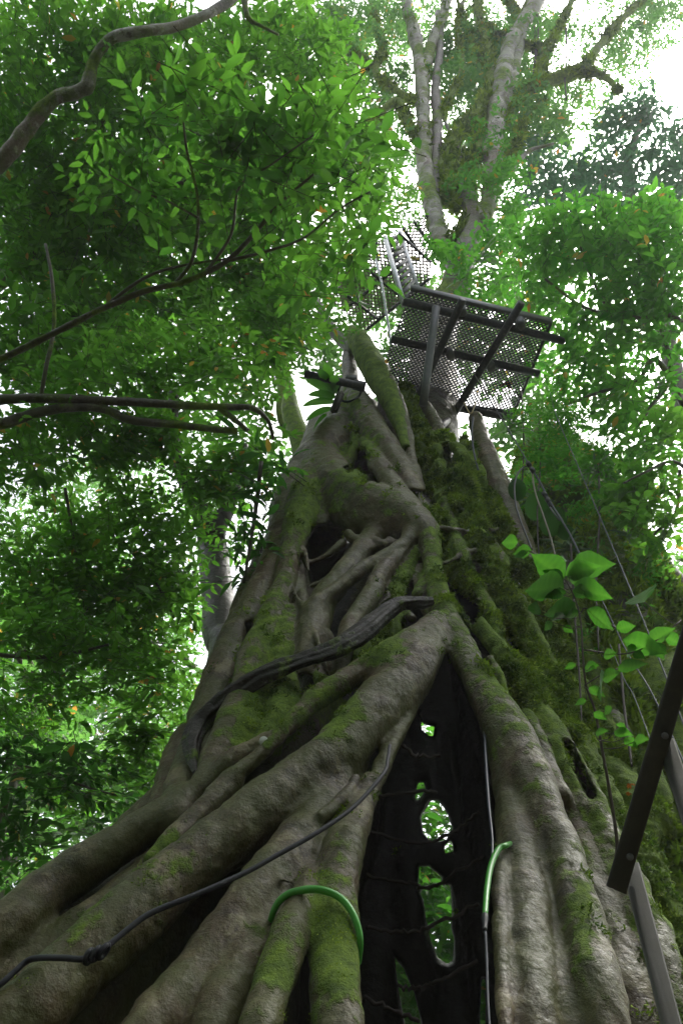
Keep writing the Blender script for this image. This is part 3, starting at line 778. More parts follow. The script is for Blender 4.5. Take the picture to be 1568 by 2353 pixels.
tufts(FV[cand] + r_.normal(scale=.012, size=(len(cand), 3)), FN[cand], 1, .003 * proj(FV[cand])[2] * (1 + .5 * (FV[cand][:, 0] > .9)), 11, M_MOSS, fig)

# ---------------------------------------------------------------- the metal decks, ladder and pipes
M_STEEL = metal_mat('dark_steel', (0.028, 0.032, 0.036), .45, .3, (0.09, 0.085, 0.07))
M_GALV = metal_mat('galvanised_steel', (0.13, 0.135, 0.14), .5, .5, (0.2, 0.2, 0.19))
M_ALU = metal_mat('pale_aluminium', (0.5, 0.52, 0.54), .4, .6, (0.3, 0.3, 0.3))
def atz(u, v, z):
    d = dir_of(u, v); return CAM + d * ((z - CAM[2]) / d[2])
def in_poly(x, y, poly):
    ins = np.zeros(x.shape, bool); n = len(poly)
    for i in range(n):
        a, b = poly[i], poly[(i + 1) % n]
        c = (a[1] > y) != (b[1] > y)
        ins ^= c & (x < (b[0] - a[0]) * (y - a[1]) / ((b[1] - a[1]) or 1e-9) + a[0])
    return ins
def grating(name, corners, z, ax, parent, mat, pa=.066, pb=.036, w=.0145, th=.014):
    """expanded metal: staggered rows of slanted strands inside the outline"""
    poly = [atz(u, v, z)[:2] for u, v in corners]; pc = np.mean(poly, axis=0)
    e1 = np.array([math.cos(ax), math.sin(ax)]); e2 = np.array([-e1[1], e1[0]])
    Lm = 2.6; A = np.arange(-Lm, Lm, pa / 2); Bs = np.arange(-Lm, Lm, pb)
    vs, qs = [], []; n = 0
    for j, b in enumerate(Bs):
        sgn = 1 if j % 2 else -1
        a0, a1 = A[:-1], A[1:]
        s0 = np.where((np.arange(len(a0)) % 2) == 0, 1, -1) * sgn
        p0 = pc + a0[:, None] * e1 + (b + s0 * pb * .44)[:, None] * e2
        p1 = pc + a1[:, None] * e1 + (b - s0 * pb * .44)[:, None] * e2
        mid = (p0 + p1) / 2
        ok = in_poly(mid[:, 0], mid[:, 1], poly)
        p0, p1, s0 = p0[ok], p1[ok], s0[ok]
        if not len(p0): continue
        o = e2 * w
        z0 = z + s0 * th * .5; z1 = z - s0 * th * .5
        def v3(p, zz, of): return np.column_stack([p + of, zz])
        c = [v3(p0, z0 - th, -o), v3(p0, z0, o), v3(p0, z0 + th * .9, o * .6), v3(p0, z0 - th * .1, -o * 1.3),
             v3(p1, z1 - th, -o), v3(p1, z1, o), v3(p1, z1 + th * .9, o * .6), v3(p1, z1 - th * .1, -o * 1.3)]
        V = np.stack(c, 1).reshape(-1, 3); k = n + np.arange(len(p0))[:, None] * 8
        for f in ((0, 1, 5, 4), (1, 2, 6, 5), (2, 3, 7, 6), (3, 0, 4, 7)): qs.append(k + np.array([f]))
        vs.append(V); n += len(V)
    return mesh_obj(name, np.vstack(vs), np.vstack(qs), mat, parent, False)
Z1 = 11.75
deck = empty('viewing_deck', atz(1080, 810, Z1), 'dark steel mesh deck with crossing tube beams, largest and lowest of the treetop decks', 'deck')
a1 = atz(945, 662, Z1); a2 = atz(1262, 740, Z1); axd = math.atan2(a2[1] - a1[1], a2[0] - a1[0])
grating('mesh_floor', [(946, 664), (1262, 740), (1178, 944), (1050, 930), (908, 905), (887, 815), (902, 778), (932, 692)], Z1, axd, deck, M_STEEL)
def pbar(p, q, z0, z1, r, mat, name, parent, sides=14):
    a, b = atz(*p, z0), atz(*q, z1)
    mb = MB(); mb.tube(np.linspace(a, b, 5), r, sides); o = mb.build(name, mat, parent)
    return o
for p, q in (((925, 692), (1294, 783)), ((898, 779), (1236, 858)), ((915, 912), (1172, 960))):
    pbar(p, q, Z1 - .09, Z1 - .09, .062, M_STEEL, 'long_beam', deck)
for p, q in (((1062, 688), (955, 922)), ((1197, 695), (1032, 968))):
    pbar(p, q, Z1 - .215, Z1 - .215, .058, M_STEEL, 'cross_beam', deck)
mb = MB(); mb.bar(atz(943, 660, Z1 + .03), atz(1265, 738, Z1 + .03), .05, .11); mb.build('edge_rail', M_GALV, deck)
mb = MB(); mb.bar(atz(1264, 742, Z1 + .0), atz(1180, 946, Z1 + .0), .04, .05); mb.build('edge_rail', M_STEEL, deck)
mb = MB(); mb.bar(atz(1040, 934, Z1 + .0), atz(1190, 948, Z1 + .0), .07, .06); mb.build('edge_rail', M_STEEL, deck)
mb = MB(); mb.tube(np.linspace(atz(1001, 706, Z1 - .2), at(971, 930, 6.45), 5), .058, 14); mb.build('brace', M_GALV, deck)
mb = MB(); mb.tube(np.linspace(atz(1035, 960, Z1 - .25), at(1005, 985, 6.5), 4), .05, 12); mb.build('brace', M_STEEL, deck)
for (u, v) in ((1060, 712), (1195, 742), (1033, 812), (1126, 838)):
    mb = MB(); c = atz(u, v, Z1 - .15); mb.tube([c - np.array([0, 0, .09]), c + np.array([0, 0, .09])], .064, 12); mb.build('clamp', M_GALV, deck)
Z2 = 14.6
d2 = empty('upper_deck', atz(860, 650, Z2), 'weathered mesh deck higher up, seen through leaves left of the ladder', 'deck')
M_OLD = metal_mat('weathered_mesh', (0.24, 0.21, 0.14), .7, .1, (0.34, 0.31, 0.24))
ax2 = math.atan2(*(atz(866, 554, Z2) - atz(742, 673, Z2))[[1, 0]])
grating('mesh_floor', [(866, 556), (918, 536), (990, 600), (985, 650), (930, 690), (884, 722), (842, 758), (742, 675)], Z2, ax2, d2, M_OLD, .08, .05, .018)
for p, q in (((742, 674), (866, 556)), ((790, 712), (930, 600)), ((842, 757), (985, 640)), ((765, 655), (870, 735)), ((820, 600), (930, 690)), ((915, 536), (990, 602))):
    mb = MB(); mb.bar(atz(*p, Z2 - .06), atz(*q, Z2 - .06), .04, .06); mb.build('beam', M_STEEL, d2)
Z3 = 18.5
d3 = empty('top_deck', atz(985, 545, Z3), 'small mesh deck high against the tree, just above the ladder top', 'deck')
ax3 = math.atan2(*(atz(1010, 590, Z3) - atz(950, 510, Z3))[[1, 0]])
grating('mesh_floor', [(925, 525), (978, 492), (1022, 548), (1008, 605), (965, 580)], Z3, ax3, d3, M_OLD, .09, .06, .022)
for p, q in (((925, 525), (965, 582)), ((978, 492), (1022, 550)), ((950, 508), (1004, 585))):
    mb = MB(); mb.bar(atz(*p, Z3 - .06), atz(*q, Z3 - .06), .06, .1); mb.build('beam', M_STEEL, d3)
# ladder
lb, lt = at(927, 700, 5.85), at(884, 546, 6.0)
rb, rt = at(959, 664, 6.15), at(917, 534, 6.2)
lad = empty('ladder', (lb + rb) / 2, 'pale metal ladder rising from the lower mesh deck to the upper one', 'ladder')
for a, b, m in ((lb, lt, M_ALU), (rb, rt, M_ALU)):
    mb = MB(); mb.bar(a, b, .06, .08, up=(0, 1, 0)); mb.build('rail', m, lad)
for i in range(11):
    t = (i + .6) / 11.3
    a, b = lb + (lt - lb) * t, rb + (rt - rb) * t
    mb = MB(); mb.bar(a, b, .06, .055); mb.build('rung', M_STEEL, lad)
# short pipe and bracket on the left
pp = empty('steel_pipe', at(765, 872, 6.3), 'short dark steel pipe sticking out left of the fig below its broken mossy limb', 'pipe')
mb = MB(); mb.tube(np.linspace(at(699, 859, 6.25), at(834, 888, 6.4), 4), .058, 16); mb.build('pipe_body', M_STEEL, pp)
mb = MB(); mb.tube(np.linspace(at(812, 883, 6.4), at(838, 889, 6.42), 3), .075, 14); mb.build('collar', M_STEEL, pp)
mb = MB(); mb.box(at(806, 872, 6.45), (.08, 0, 0), (0, .05, 0), (0, .0, .05), .01); mb.build('bracket', M_STEEL, pp)
# strap round the pole
mb = MB(); c = at(802, 901, 6.5); th = np.linspace(0, 2 * math.pi, 25)
mb.tube(np.array([c + np.array([.16 * math.cos(t), .16 * math.sin(t), .03 * math.sin(t * 2)]) for t in th]), .018, 8)
st = mb.build('strap', M_STEEL); tag(st, 'black strap tied round the fig just below the short steel pipe', 'strap')
# wooden block wedged under the pipe
mb = MB(); mb.bar(at(782, 903, 6.3), at(766, 945, 6.35), .07, .09)
wbk = mb.build('plank', M_VINE); tag(wbk, 'dark short plank propped on the fig left of the strap', 'plank')

# ---------------------------------------------------------------- ropes, hoses, cables
M_ROPE = plain_mat('black_rope', (0.018, 0.02, 0.03), .6, 90, .3)
M_HOSE = plain_mat('green_hose', (0.07, 0.40, 0.04), .28, 12, .3, .6, 0, .05)
M_CABLE = plain_mat('grey_cable', (0.10, 0.105, 0.12), .7, 60, .2, .4, .2)
M_BLACK = plain_mat('black_rubber', (0.02, 0.022, 0.024), .5, 40, .2)
def off(du): return lambda u, v: S(u, v) + du
rope = empty('rope', at(225, 2191, 3.6), 'dark knotted rope running diagonally over the lower left roots', 'rope')
mb = MB()
rp = [(895, 1712, 4, .1), (890, 1745, 4, .05), (880, 1777, 4.5), (812, 1853, 5), (722, 1916, 5.5, -.02), (640, 1962, 5.8, -.02), (562, 2005, 6.2, -.03), (450, 2055, 6.6, -.08), (349, 2096, 7, -.12), (292, 2136, 7, -.13), (247, 2174, 7, -.13), (225, 2191, 7.5, -.13)]
px_tube(mb, rp, sides=10, n=10, Yf=off(-.36)); mb.build('strand', M_ROPE, rope)
mb = MB(); px_tube(mb, [(225, 2191, 7.5, -.13), (191, 2203, 7, -.14), (141, 2200, 7, -.16), (73, 2203, 7, -.16), (34, 2232, 7, -.16), (0, 2262, 7, -.16), (-60, 2300, 7, -.16)], sides=10, n=10, Yf=off(-.36)); mb.build('tail', M_ROPE, rope)
mb = MB()
kc = at(222, 2191, S(222, 2191) - .49)
for i in range(3):
    th = np.linspace(0, 2 * math.pi, 20); c = kc + np.array([.022 * (i - 1) * 1.3, 0, .010 * (i - 1)])
    ang = .5 + i * .5
    mb.tube(np.array([c + .026 * (math.cos(t) * np.array([math.sin(ang) * .5, -.5, .8]) + math.sin(t) * np.array([.3, .8, .4])) for t in th]), .012, 8)
mb.build('knot', M_ROPE, rope)
h1 = MB(); px_tube(h1, [(618, 2140, 7, .25), (624, 2106, 7.5, .08), (639, 2073, 8, -.02), (666, 2052, 8.3, -.08), (709, 2043, 8.5, -.13), (746, 2046, 8.5, -.13), (782, 2063, 8.3, -.1), (807, 2094, 8.2, -.05), (822, 2131, 8), (827, 2167, 7.5, .06), (823, 2212, 6.5, .2)], sides=14, n=10, Yf=off(-.16))
h1 = h1.build('hose', M_HOSE); tag(h1, 'bright green hose arched over the front root left of the hollow', 'hose')
h2 = empty('hose', at(1125, 2040, 3.9), 'bright green hose with a thin pipe hanging at the right edge of the hollow', 'hose')
mb = MB(); px_tube(mb, [(1172, 1938, 6, .1), (1160, 1942, 6.5), (1144, 1951, 7), (1127, 1988, 7.2), (1118, 2040, 7), (1113, 2104, 6.5)], sides=14, n=10, Yf=off(-.17)); mb.build('green_tube', M_HOSE, h2)
mb = MB(); px_tube(mb, [(1113, 2102, 8), (1113, 2110, 8), (1113, 2124, 6), (1112, 2138, 6)], sides=12, n=3, Yf=off(-.17)); mb.build('coupling', M_BLACK, h2)
mb = MB(); px_tube(mb, [(1114, 2138, 3), (1117, 2200, 3), (1120, 2300, 3), (1125, 2380, 3), (1130, 2500, 3)], sides=8, n=4, Yf=off(-.17)); mb.build('thin_pipe', M_CABLE, h2)
# dark pipe down the right wall of the hollow
mb = MB(); px_tube(mb, [(1112, 1680, 3), (1116, 1760, 4), (1122, 1850, 4), (1130, 1930, 3), (1128, 2000, 3)], sides=8, n=4, Yf=off(-.08))
hp = mb.build('water_pipe', plain_mat('blue_black_pipe', (.05, .06, .09), .3)); tag(hp, 'thin dark shiny pipe running down the right wall of the hollow', 'pipe')
# steel cables down the right side
def cable(pts, name, label, mat, r_m, cat='cable', Y=None):
    P = catmull(np.array([at(u, v, y) for u, v, y in pts]), 8)
    mb = MB(); mb.tube(P, r_m, 8); o = mb.build(name, mat); tag(o, label, cat); return o
cable([(1262, 900, 6.6), (1277, 955, 6.4), (1328, 1074, 6.0), (1399, 1240, 5.5), (1488, 1454, 4.8), (1560, 1640, 4.4), (1640, 1900, 4.0), (1700, 2400, 3.2)], 'cable', 'grey steel cable, longest of the cables slanting down at right', M_CABLE, .006)
cable([(1335, 1285, 6.0), (1387, 1390, 5.4), (1440, 1500, 5.1), (1505, 1610, 4.7), (1600, 1850, 4.2), (1660, 2400, 3.2)], 'cable', 'grey cable passing behind the big leaves of the sapling', M_CABLE, .0055)
cable([(1400, 1480, 5.2), (1432, 1560, 5.0), (1455, 1600, 4.9), (1500, 1720, 4.5)], 'cable', 'thinnest cable, against the dark bark right of the sapling', M_CABLE, .004)
tb = empty('tension_cable', at(1290, 1200, 6.1), 'cable with black clamps and a long turnbuckle beside the mossy trunk', 'cable')
mb = MB(); mb.tube(catmull(np.array([at(1090, 862, 6.9), at(1147, 955, 6.6), at(1190, 1025, 6.4), at(1213, 1066, 6.3)]), 6), .008, 8); mb.build('upper_wire', M_CABLE, tb)
mb = MB(); mb.tube(catmull(np.array([at(1213, 1066, 6.3), at(1238, 1105, 6.25), at(1262, 1152, 6.2), at(1292, 1200, 6.1), at(1315, 1240, 6.0), at(1337, 1287, 5.9)]), 6), .011, 8); mb.build('lower_wire', M_CABLE, tb)
for (u, v) in ((1213, 1066), (1222, 1080), (1250, 1136), (1258, 1150), (1264, 1160)):
    mb = MB(); c = at(u, v, 6.22); mb.tube([c - np.array([-.01, 0, .03]), c + np.array([-.01, 0, .03])], .03, 8); mb.build('clamp', M_BLACK, tb)
for o_ in (-.02, .02):
    mb = MB(); mb.tube([at(1266, 1165, 6.18) + np.array([o_, 0, 0]), at(1288, 1196, 6.12) + np.array([o_, 0, 0])], .009, 8); mb.build('turnbuckle', M_GALV, tb)
cable([(1218, 1072, 6.3), (1205, 1072, 6.25), (1190, 1085, 6.2), (1181, 1115, 6.15), (1184, 1160, 6.05), (1196, 1200, 5.95), (1210, 1235, 5.9), (1220, 1262, 5.85)], 'loop_hose', 'thin black tube looping left of the cable clamps', M_BLACK, .011, 'tube')
cable([(1220, 1078, 6.3), (1228, 1130, 6.1), (1245, 1180, 6.0), (1262, 1230, 5.9), (1275, 1280, 5.8)], 'loop_hose', 'thin olive tube hanging straight down from the cable clamps', plain_mat('olive_tube', (.12, .11, .05), .5), .011, 'tube')
cable([(863, 596, 6.3), (876, 650, 6.3), (884, 700, 6.35), (891, 745, 6.4), (897, 790, 6.5)], 'rope', 'pale rope hanging left of the ladder', M_ALU, .02, 'rope')
cable([(1086, 958, 6.5), (1083, 1000, 6.4), (1090, 1050, 6.35), (1098, 1080, 6.3)], 'rope', 'grey cord hanging below the lower mesh deck', M_CABLE, .012, 'rope')
cable([(1065, 925, 6.7), (1080, 950, 6.6), (1092, 925, 6.7)], 'cord', 'yellowish cord tied under a beam of the lower mesh deck', plain_mat('tan_cord', (.35, .28, .12), .7), .01, 'cord')
mb = MB(); mb.bar(at(935, 590, 6.4), at(962, 595, 6.6), .03, .05)
ys = mb.build('strap', plain_mat('yellow_webbing', (.55, .42, .03), .7)); tag(ys, 'yellow strap tied right beside the ladder', 'strap')
cable([(930, 1012, 6.6), (950, 1022, 6.6)], 'bolt', 'short grey bolt end sticking from the bark between mossy strands', M_GALV, .03, 'bolt')

# ---------------------------------------------------------------- near handrail, lower right
M_RAIL = metal_mat('grey_painted_steel', (0.040, 0.042, 0.036), .8, 0, (0.075, 0.075, 0.06))
hr = empty('handrail', (.75, .9, 0), 'grey square steel stair rail with two posts, close at the lower right', 'handrail')
h0, h1_ = at(1420, 2022, 1.30), at(1570, 1508, 1.10)
dd = (h1_ - h0); dd /= np.linalg.norm(dd)
mb = MB(); mb.bar(h0 - dd * .015, h1_ + dd * .9, .031, .014, up=(.25, .8, .5), bevel=.003); mb.build('top_rail', M_RAIL, hr)
def post(u, v, y):
    a = at(u, v, y); mb = MB(); b = a.copy(); b[2] = 0
    mb.bar(a, b,   .028, .014, up=(0.15, 1, 0), bevel=.003); mb.build('post', M_RAIL, hr)
post(1446, 1985, 1.32)
post(1526, 1700, 1.19)
for (u, v, y) in ((1446, 1968, 1.29), (1526, 1690, 1.17)):
    mb = MB(); c = at(u, v, y) ; w_ = (c - CAM) / np.linalg.norm(c - CAM)
    mb.tube([c - w_ * .022, c - w_ * .008], .006, 8); mb.build('bolt', M_GALV, hr)
# small white disc
mb = MB(); c = at(606, 1702, S(606, 1702) - .27); nrm = np.array([-.1, -.9, -.3]); nrm /= np.linalg.norm(nrm)
mb.tube([c - nrm * .0, c + nrm * .012], .030, 24)
dsk = mb.build('tag', plain_mat('white_tag', (.8, .84, .8), .35, 30, .25)); tag(dsk, 'small round white tag fixed on a lower left root', 'tag')
# ---------------------------------------------------------------- foliage
def leaf_shapes(B, D, U, L, W, fold=.18, droop=.15):
    """B base, D direction, U up normal, L length, W width -> verts (n*8), quads; a blade folded along its midrib"""
    Sd = np.cross(D, U); Sd /= np.maximum(np.linalg.norm(Sd, axis=1, keepdims=True), 1e-9)
    U = np.cross(Sd, D)
    L = L[:, None]; W = W[:, None]
    m1 = B + D * L * .36 + U * L * .02; m2 = B + D * L * .70 - U * L * droop * .35; tip = B + D * L - U * L * droop
    l1 = B + D * L * .33 - Sd * W * .5 + U * W * fold; r1 = B + D * L * .33 + Sd * W * .5 + U * W * fold
    l2 = B + D * L * .70 - Sd * W * .40 + U * W * fold - U * L * droop * .35; r2 = B + D * L * .70 + Sd * W * .40 + U * W * fold - U * L * droop * .35
    V = np.stack([B, m1, m2, tip, l1, l2, r1, r2], 1).reshape(-1, 3)
    k = np.arange(len(B))[:, None] * 8
    Q = np.vstack([k + np.array([[1, 2, 5, 4]]), k + np.array([[1, 6, 7, 2]])])
    T = np.vstack([k + np.array([[0, 1, 4]]), k + np.array([[0, 6, 1]]), k + np.array([[2, 3, 5]]), k + np.array([[2, 7, 3]])])
    return V, Q, T
def unit(a): return a / np.maximum(np.linalg.norm(a, axis=1, keepdims=True), 1e-9)
def spray_points(blobs, L, thr, nsc, seed):
    """centres of leafy sprays: blobs = (u, v, depth, ru, rv, rd, cover)"""
    r = np.random.default_rng(seed); out = []
    per = 9
    for (u, v, dep, ru, rv, rd, cov) in blobs:
        lpx = L * F / dep
        n = int(cov * 1.45 * math.pi * ru * rv / (lpx * lpx * .40 * .45) / per) + 1
        got = []; tries = 0
        while sum(map(len, got)) < n and tries < 12:
            q = r.normal(size=(n * 2, 3)); q = unit(q) * (r.uniform(0, 1, (n * 2, 1)) ** (1 / 2.4))
            P = CAM + np.array([dir_of(u + a * ru, v + b * rv) * (dep + c * rd) for a, b, c in q])
            P = P[(fbm(P * nsc, 2, seed % 50) > thr) & (P[:, 2] > .6)]
            got.append(P); tries += 1
        g = np.vstack(got) if got else np.zeros((0, 3))
        out.append(g[:n])
    return np.vstack(out)
def foliage(name, P, L, mat, parent, seed, twig_mat=None, per=9, asp=.38, tilt=.35, old=.02, droop=.15, keep=None):
    r = np.random.default_rng(seed); n = len(P)
    az = r.uniform(0, 2 * math.pi, n)
    D = np.column_stack([np.cos(az), np.sin(az), r.normal(scale=.3, size=n)]); D = unit(D)
    Ls = L * r.uniform(.55, 1.4, n)
    U0 = unit(np.column_stack([r.normal(scale=tilt, size=n), r.normal(scale=tilt, size=n), np.ones(n)]))
    Sd = unit(np.cross(D, U0)); U0 = np.cross(Sd, D)
    tint0 = r.uniform(.05, .85, n)
    Bs, Ds, Us, LL, TT = [], [], [], [], []
    for k in range(per):
        t = (k - per / 2 + .5) / per
        side = 1 if k % 2 else -1
        B = P + D * (Ls * 3.0 * t)[:, None] + r.normal(scale=L * .12, size=(n, 3))
        a = r.uniform(.5, 1.15, n)[:, None]
        if k == per - 1: a = a * .15
        d = unit(D * np.cos(a) + Sd * side * np.sin(a) + r.normal(scale=.18, size=(n, 3)) - np.array([0, 0, .12]))
        Bs.append(B); Ds.append(d); Us.append(unit(U0 + r.normal(scale=.28, size=(n, 3))))
        LL.append(Ls * r.uniform(.6, 1.15, n)); TT.append(np.clip(tint0 + r.normal(scale=.1, size=n), 0, .92))
    B, Dd, Uu, LL, TT = np.vstack(Bs), np.vstack(Ds), np.vstack(Us), np.concatenate(LL), np.concatenate(TT)
    kp = r.uniform(size=len(B)) > .08
    B, Dd, Uu, LL, TT = B[kp], Dd[kp], Uu[kp], LL[kp], TT[kp]
    TT = np.where(r.uniform(size=len(TT)) < old, r.uniform(.955, 1, len(TT)), TT)
    V, Q, T = leaf_shapes(B, Dd, Uu, LL, LL * asp * r.uniform(.85, 1.15, len(LL)), droop=droop)
    o = mesh_obj(name, V, Q, mat, parent, True, attrs={'tint': np.repeat(TT, 8)}, tris=T)
    if twig_mat is not None:
        h = (Ls * 1.75)[:, None]; w = L * .022
        a, b = P - D * h, P + D * h
        tv = np.stack([a + U0 * w, a - U0 * w * .5 + Sd * w, a - U0 * w * .5 - Sd * w, b + U0 * w * .4, b - U0 * w * .2 + Sd * w * .4, b - U0 * w * .2 - Sd * w * .4], 1).reshape(-1, 3)
        k = np.arange(n)[:, None] * 6
        tq = np.vstack([k + np.array([[0, 1, 4, 3]]), k + np.array([[1, 2, 5, 4]]), k + np.array([[2, 0, 3, 5]])])
        tw = mesh_obj('twigs', tv, tq, twig_mat, parent, True); tw['kind'] = 'stuff'
    return o, len(B)
ML_ = {
 'near': leaf_mat('leaf_near_green', (.018, .055, .012), (.036, .10, .018), ((.06, .21, .02), (.16, .42, .035)), .55, .38, True),
 'mid': leaf_mat('leaf_mid_green', (.020, .058, .012), (.042, .11, .018), ((.085, .27, .022), (.20, .50, .04)), .6),
 'dark': leaf_mat('leaf_dark_green', (.011, .036, .014), (.022, .065, .020), ((.04, .17, .018), (.10, .32, .03)), .5, .32),
 'bright': leaf_mat('leaf_bright_green', (.022, .075, .014), (.05, .13, .022), ((.06, .26, .02), (.15, .44, .035)), .6),
 'far': leaf_mat('leaf_far_green', (.03, .07, .02), (.055, .11, .03), ((.08, .24, .04), (.19, .42, .07)), .55),
 'blue': leaf_mat('leaf_bluish', (.018, .045, .022), (.035, .075, .035), ((.05, .15, .06), (.1, .25, .1)), .45),
}
M_DARK = bark_mat('dark_bark', (0.012, 0.01, 0.008), (0.035, 0.028, 0.02), (0.07, 0.06, 0.045), moss_amt=.1, lichen=.1, scale=.7)
LEAFCOUNT = 0
def tree(label, trunk, limbs, blobs, L, mat, seed, bark=None, thr=-.35, nsc=.8, name='forest_tree', cat='tree', group=None, twigs=True, base=None, per=9, asp=.38, old=.006, tsides=14):
    """trunk: list of world (x,y,z,r) or None; limbs: lists of (u,v,r px,depth)"""
    global LEAFCOUNT
    bark = bark or M_BARK
    loc = np.array(base if base is not None else (trunk[0][:3] if trunk else CAM))
    t = empty(name, (loc[0], loc[1], 0), label, cat, group)
    if trunk:
        Q = catmull(np.array(trunk, dtype=float), 8); mb = MB(); mb.tube(Q[:, :3], Q[:, 3], tsides, .1, seed); mb.build('trunk', bark, t)
    for i, lm in enumerate(limbs):
        mb = MB()
        if isinstance(lm, dict): Q = catmull(np.array(lm['w'], dtype=float), 8); mb.tube(Q[:, :3], Q[:, 3], 10, .1, seed + i)
        else: px_tube(mb, lm, sides=10, lump=.12, seed=seed + i, n=7)
        mb.build('limb', bark, t)
    if blobs:
        P = spray_points(blobs, L, thr, nsc, seed)
        o, c = foliage('crown', P, L, ML_[mat] if isinstance(mat, str) else mat, t, seed + 1, M_TWIG if twigs else None, per=per, asp=asp, old=old)
        LEAFCOUNT += c
    return t
FUZZ = []
def dpt(v): return float(np.interp(v, [-100, 0, 200, 400, 560, 700], [30, 28, 23, 19, 16.5, 15]))

# ---- the fig's own upper trunk and limbs
def limb(pts, mat, name='limb', sides=14, lump=.24, parent=None, n=8):
    mb = MB(); px_tube(mb, [(a, b, c) + ((d[0],) if d else ()) for a, b, c, *d in pts], dep=dpt, sides=sides, lump=lump, seed=len(pts) + int(pts[0][0]), n=n)
    o = mb.build(name, mat, parent or fig)
    if mat in (M_MOSSY, M_PALE) and name == 'limb':
        rr = np.random.default_rng(int(pts[0][0]) + len(pts)); L_ = mb.v[0]; m_ = (2600 if mat is M_MOSSY else 700)
        j = rr.integers(0, len(L_) - 2, m_); ctr = (L_[j] + L_[(j + sides // 2) % len(L_)]) / 2
        P_ = L_[j] + (L_[np.minimum(j + sides, len(L_) - 1)] - L_[j]) * rr.uniform(0, 1, (m_, 1))
        N_ = unit(L_[j] - ctr + rr.normal(scale=.03, size=(m_, 3)))
        k_ = fbm(P_ * 1.1, 2, 71) > (-.3 if mat is M_MOSSY else .25)
        if k_.sum() > 10: tufts(P_[k_], N_[k_], 1, .13, 13, M_MOSS, o)
    return o
limb([(985, 880, 44, 13.4), (997, 806, 46, 14.4), (1020, 730, 42, 15.2), (1040, 680, 36, 15.6), (1055, 620, 30), (1082, 550, 26), (1085, 490, 22), (1060, 430, 16)], M_BARK, 'upper_trunk', 20)
limb([(1030, 600, 20), (1008, 540, 22), (992, 480, 20), (978, 400, 19), (973, 320, 18), (970, 250, 16), (968, 180, 16), (955, 90, 15), (938, 30, 14), (925, -40, 13)], M_PALE)
limb([(970, 190, 12), (985, 120, 14), (1005, 70, 13), (1022, 20, 11), (1028, -40, 10)], M_PALE)
limb([(1000, 470, 10), (1000, 380, 12), (1003, 280, 12), (1000, 200, 10), (1010, 110, 8), (1005, 30, 7)], M_BARK)
limb([(1095, 520, 24), (1120, 470, 22), (1132, 400, 22), (1133, 330, 25), (1142, 250, 24), (1155, 180, 23), (1170, 110, 20), (1205, 50, 18), (1240, -10, 16), (1262, -60, 14)], M_PALE)
limb([(1140, 320, 9), (1160, 250, 10), (1178, 170, 11), (1195, 90, 11), (1210, 20, 10), (1225, -40, 9)], M_PALE)
limb([(1010, 410, 12), (1022, 360, 14), (1050, 310, 17), (1085, 275, 17), (1112, 235, 16), (1125, 180, 13), (1120, 110, 11), (1100, 50, 11), (1098, -30, 10)], M_MOSSY)
limb([(1020, 460, 12), (1045, 410, 20), (1080, 375, 20), (1100, 335, 12), (1106, 300, 6)], M_MOSSY)
limb([(1040, 430, 10), (1055, 380, 8), (1065, 340, 6)], M_PALE)
limb([(1060, 440, 12), (1085, 470, 14), (1105, 505, 12), (1125, 540, 8)], M_BARK)
limb([(1140, 300, 10), (1180, 240, 10), (1225, 195, 14), (1290, 175, 13), (1345, 163, 11), (1392, 180, 8), (1420, 210, 4)], M_MOSSY)
limb([(1332, 165, 8), (1368, 115, 9), (1408, 65, 8), (1470, 0, 7), (1500, -40, 6)], M_MOSSY)
limb([(1240, 192, 12), (1246, 140, 11), (1275, 80, 8), (1308, 10, 6), (1320, -40, 5)], M_MOSSY)
limb([(1250, 120, 6), (1200, 95, 6), (1150, 85, 5), (1120, 60, 4)], M_MOSSY)
limb([(985, 330, 8), (945, 300, 9), (915, 235, 10), (870, 260, 8), (838, 300, 6)], M_MOSSY)
limb([(965, 240, 8), (900, 200, 7), (862, 160, 8), (880, 110, 8), (862, 55, 6), (850, 0, 5)], M_MOSSY)
limb([(862, 160, 6), (820, 130, 6), (800, 110, 4)], M_MOSSY)
for k_, (ux, v0, v1) in enumerate([(1232, 20, 210), (1226, 60, 225), (1298, 60, 230), (1000, 260, 470), (1052, 300, 420), (1090, 300, 520)]):
    limb([(ux, v0, 2.2), (ux + 3, (v0 * 2 + v1) / 3, 2), (ux - 2, (v0 + 2 * v1) / 3, 2), (ux + 2, v1, 1.6)], M_TWIG, 'hanging_root', 6, 0)
P = spray_points([(980, 60, 29, 160, 90, 3, 1.1), (1080, 180, 26, 150, 120, 3, 1.0), (1260, 330, 24, 120, 120, 3, 1.0), (1330, 230, 27, 100, 80, 3, .6), (1440, 150, 30, 110, 80, 3, .5), (1520, 60, 30, 60, 60, 3, .6), (930, 160, 27, 70, 100, 2, .7), (1200, 130, 27, 120, 110, 3, .9), (1050, 130, 27, 90, 110, 2, .7), (1420, 100, 29, 130, 60, 3, .5), (820, 90, 27, 110, 110, 3, 1.3), (1110, 60, 29, 100, 90, 3, .8), (1060, 220, 24, 60, 90, 2, .6), (1230, 60, 29, 80, 60, 3, .7), (1340, 60, 30, 140, 50, 3, .7), (1290, 190, 27, 90, 40, 2, .45),
                  (1500, 25, 30, 90, 60, 3, 1.0), (1480, 110, 32, 110, 60, 3, .35), (860, 200, 25, 70, 60, 2, .9), (1215, 270, 23, 90, 100, 2, 1.2), (920, 330, 22, 40, 60, 2, .5), (1400, 20, 30, 100, 30, 3, .6), (1010, 150, 26, 40, 70, 1, .8), (700, 50, 26, 110, 60, 2, 1.4)], .16, -.1, .6, 77)
foliage('crown', P, .16, ML_['far'], fig, 78, None, per=8, asp=.42)
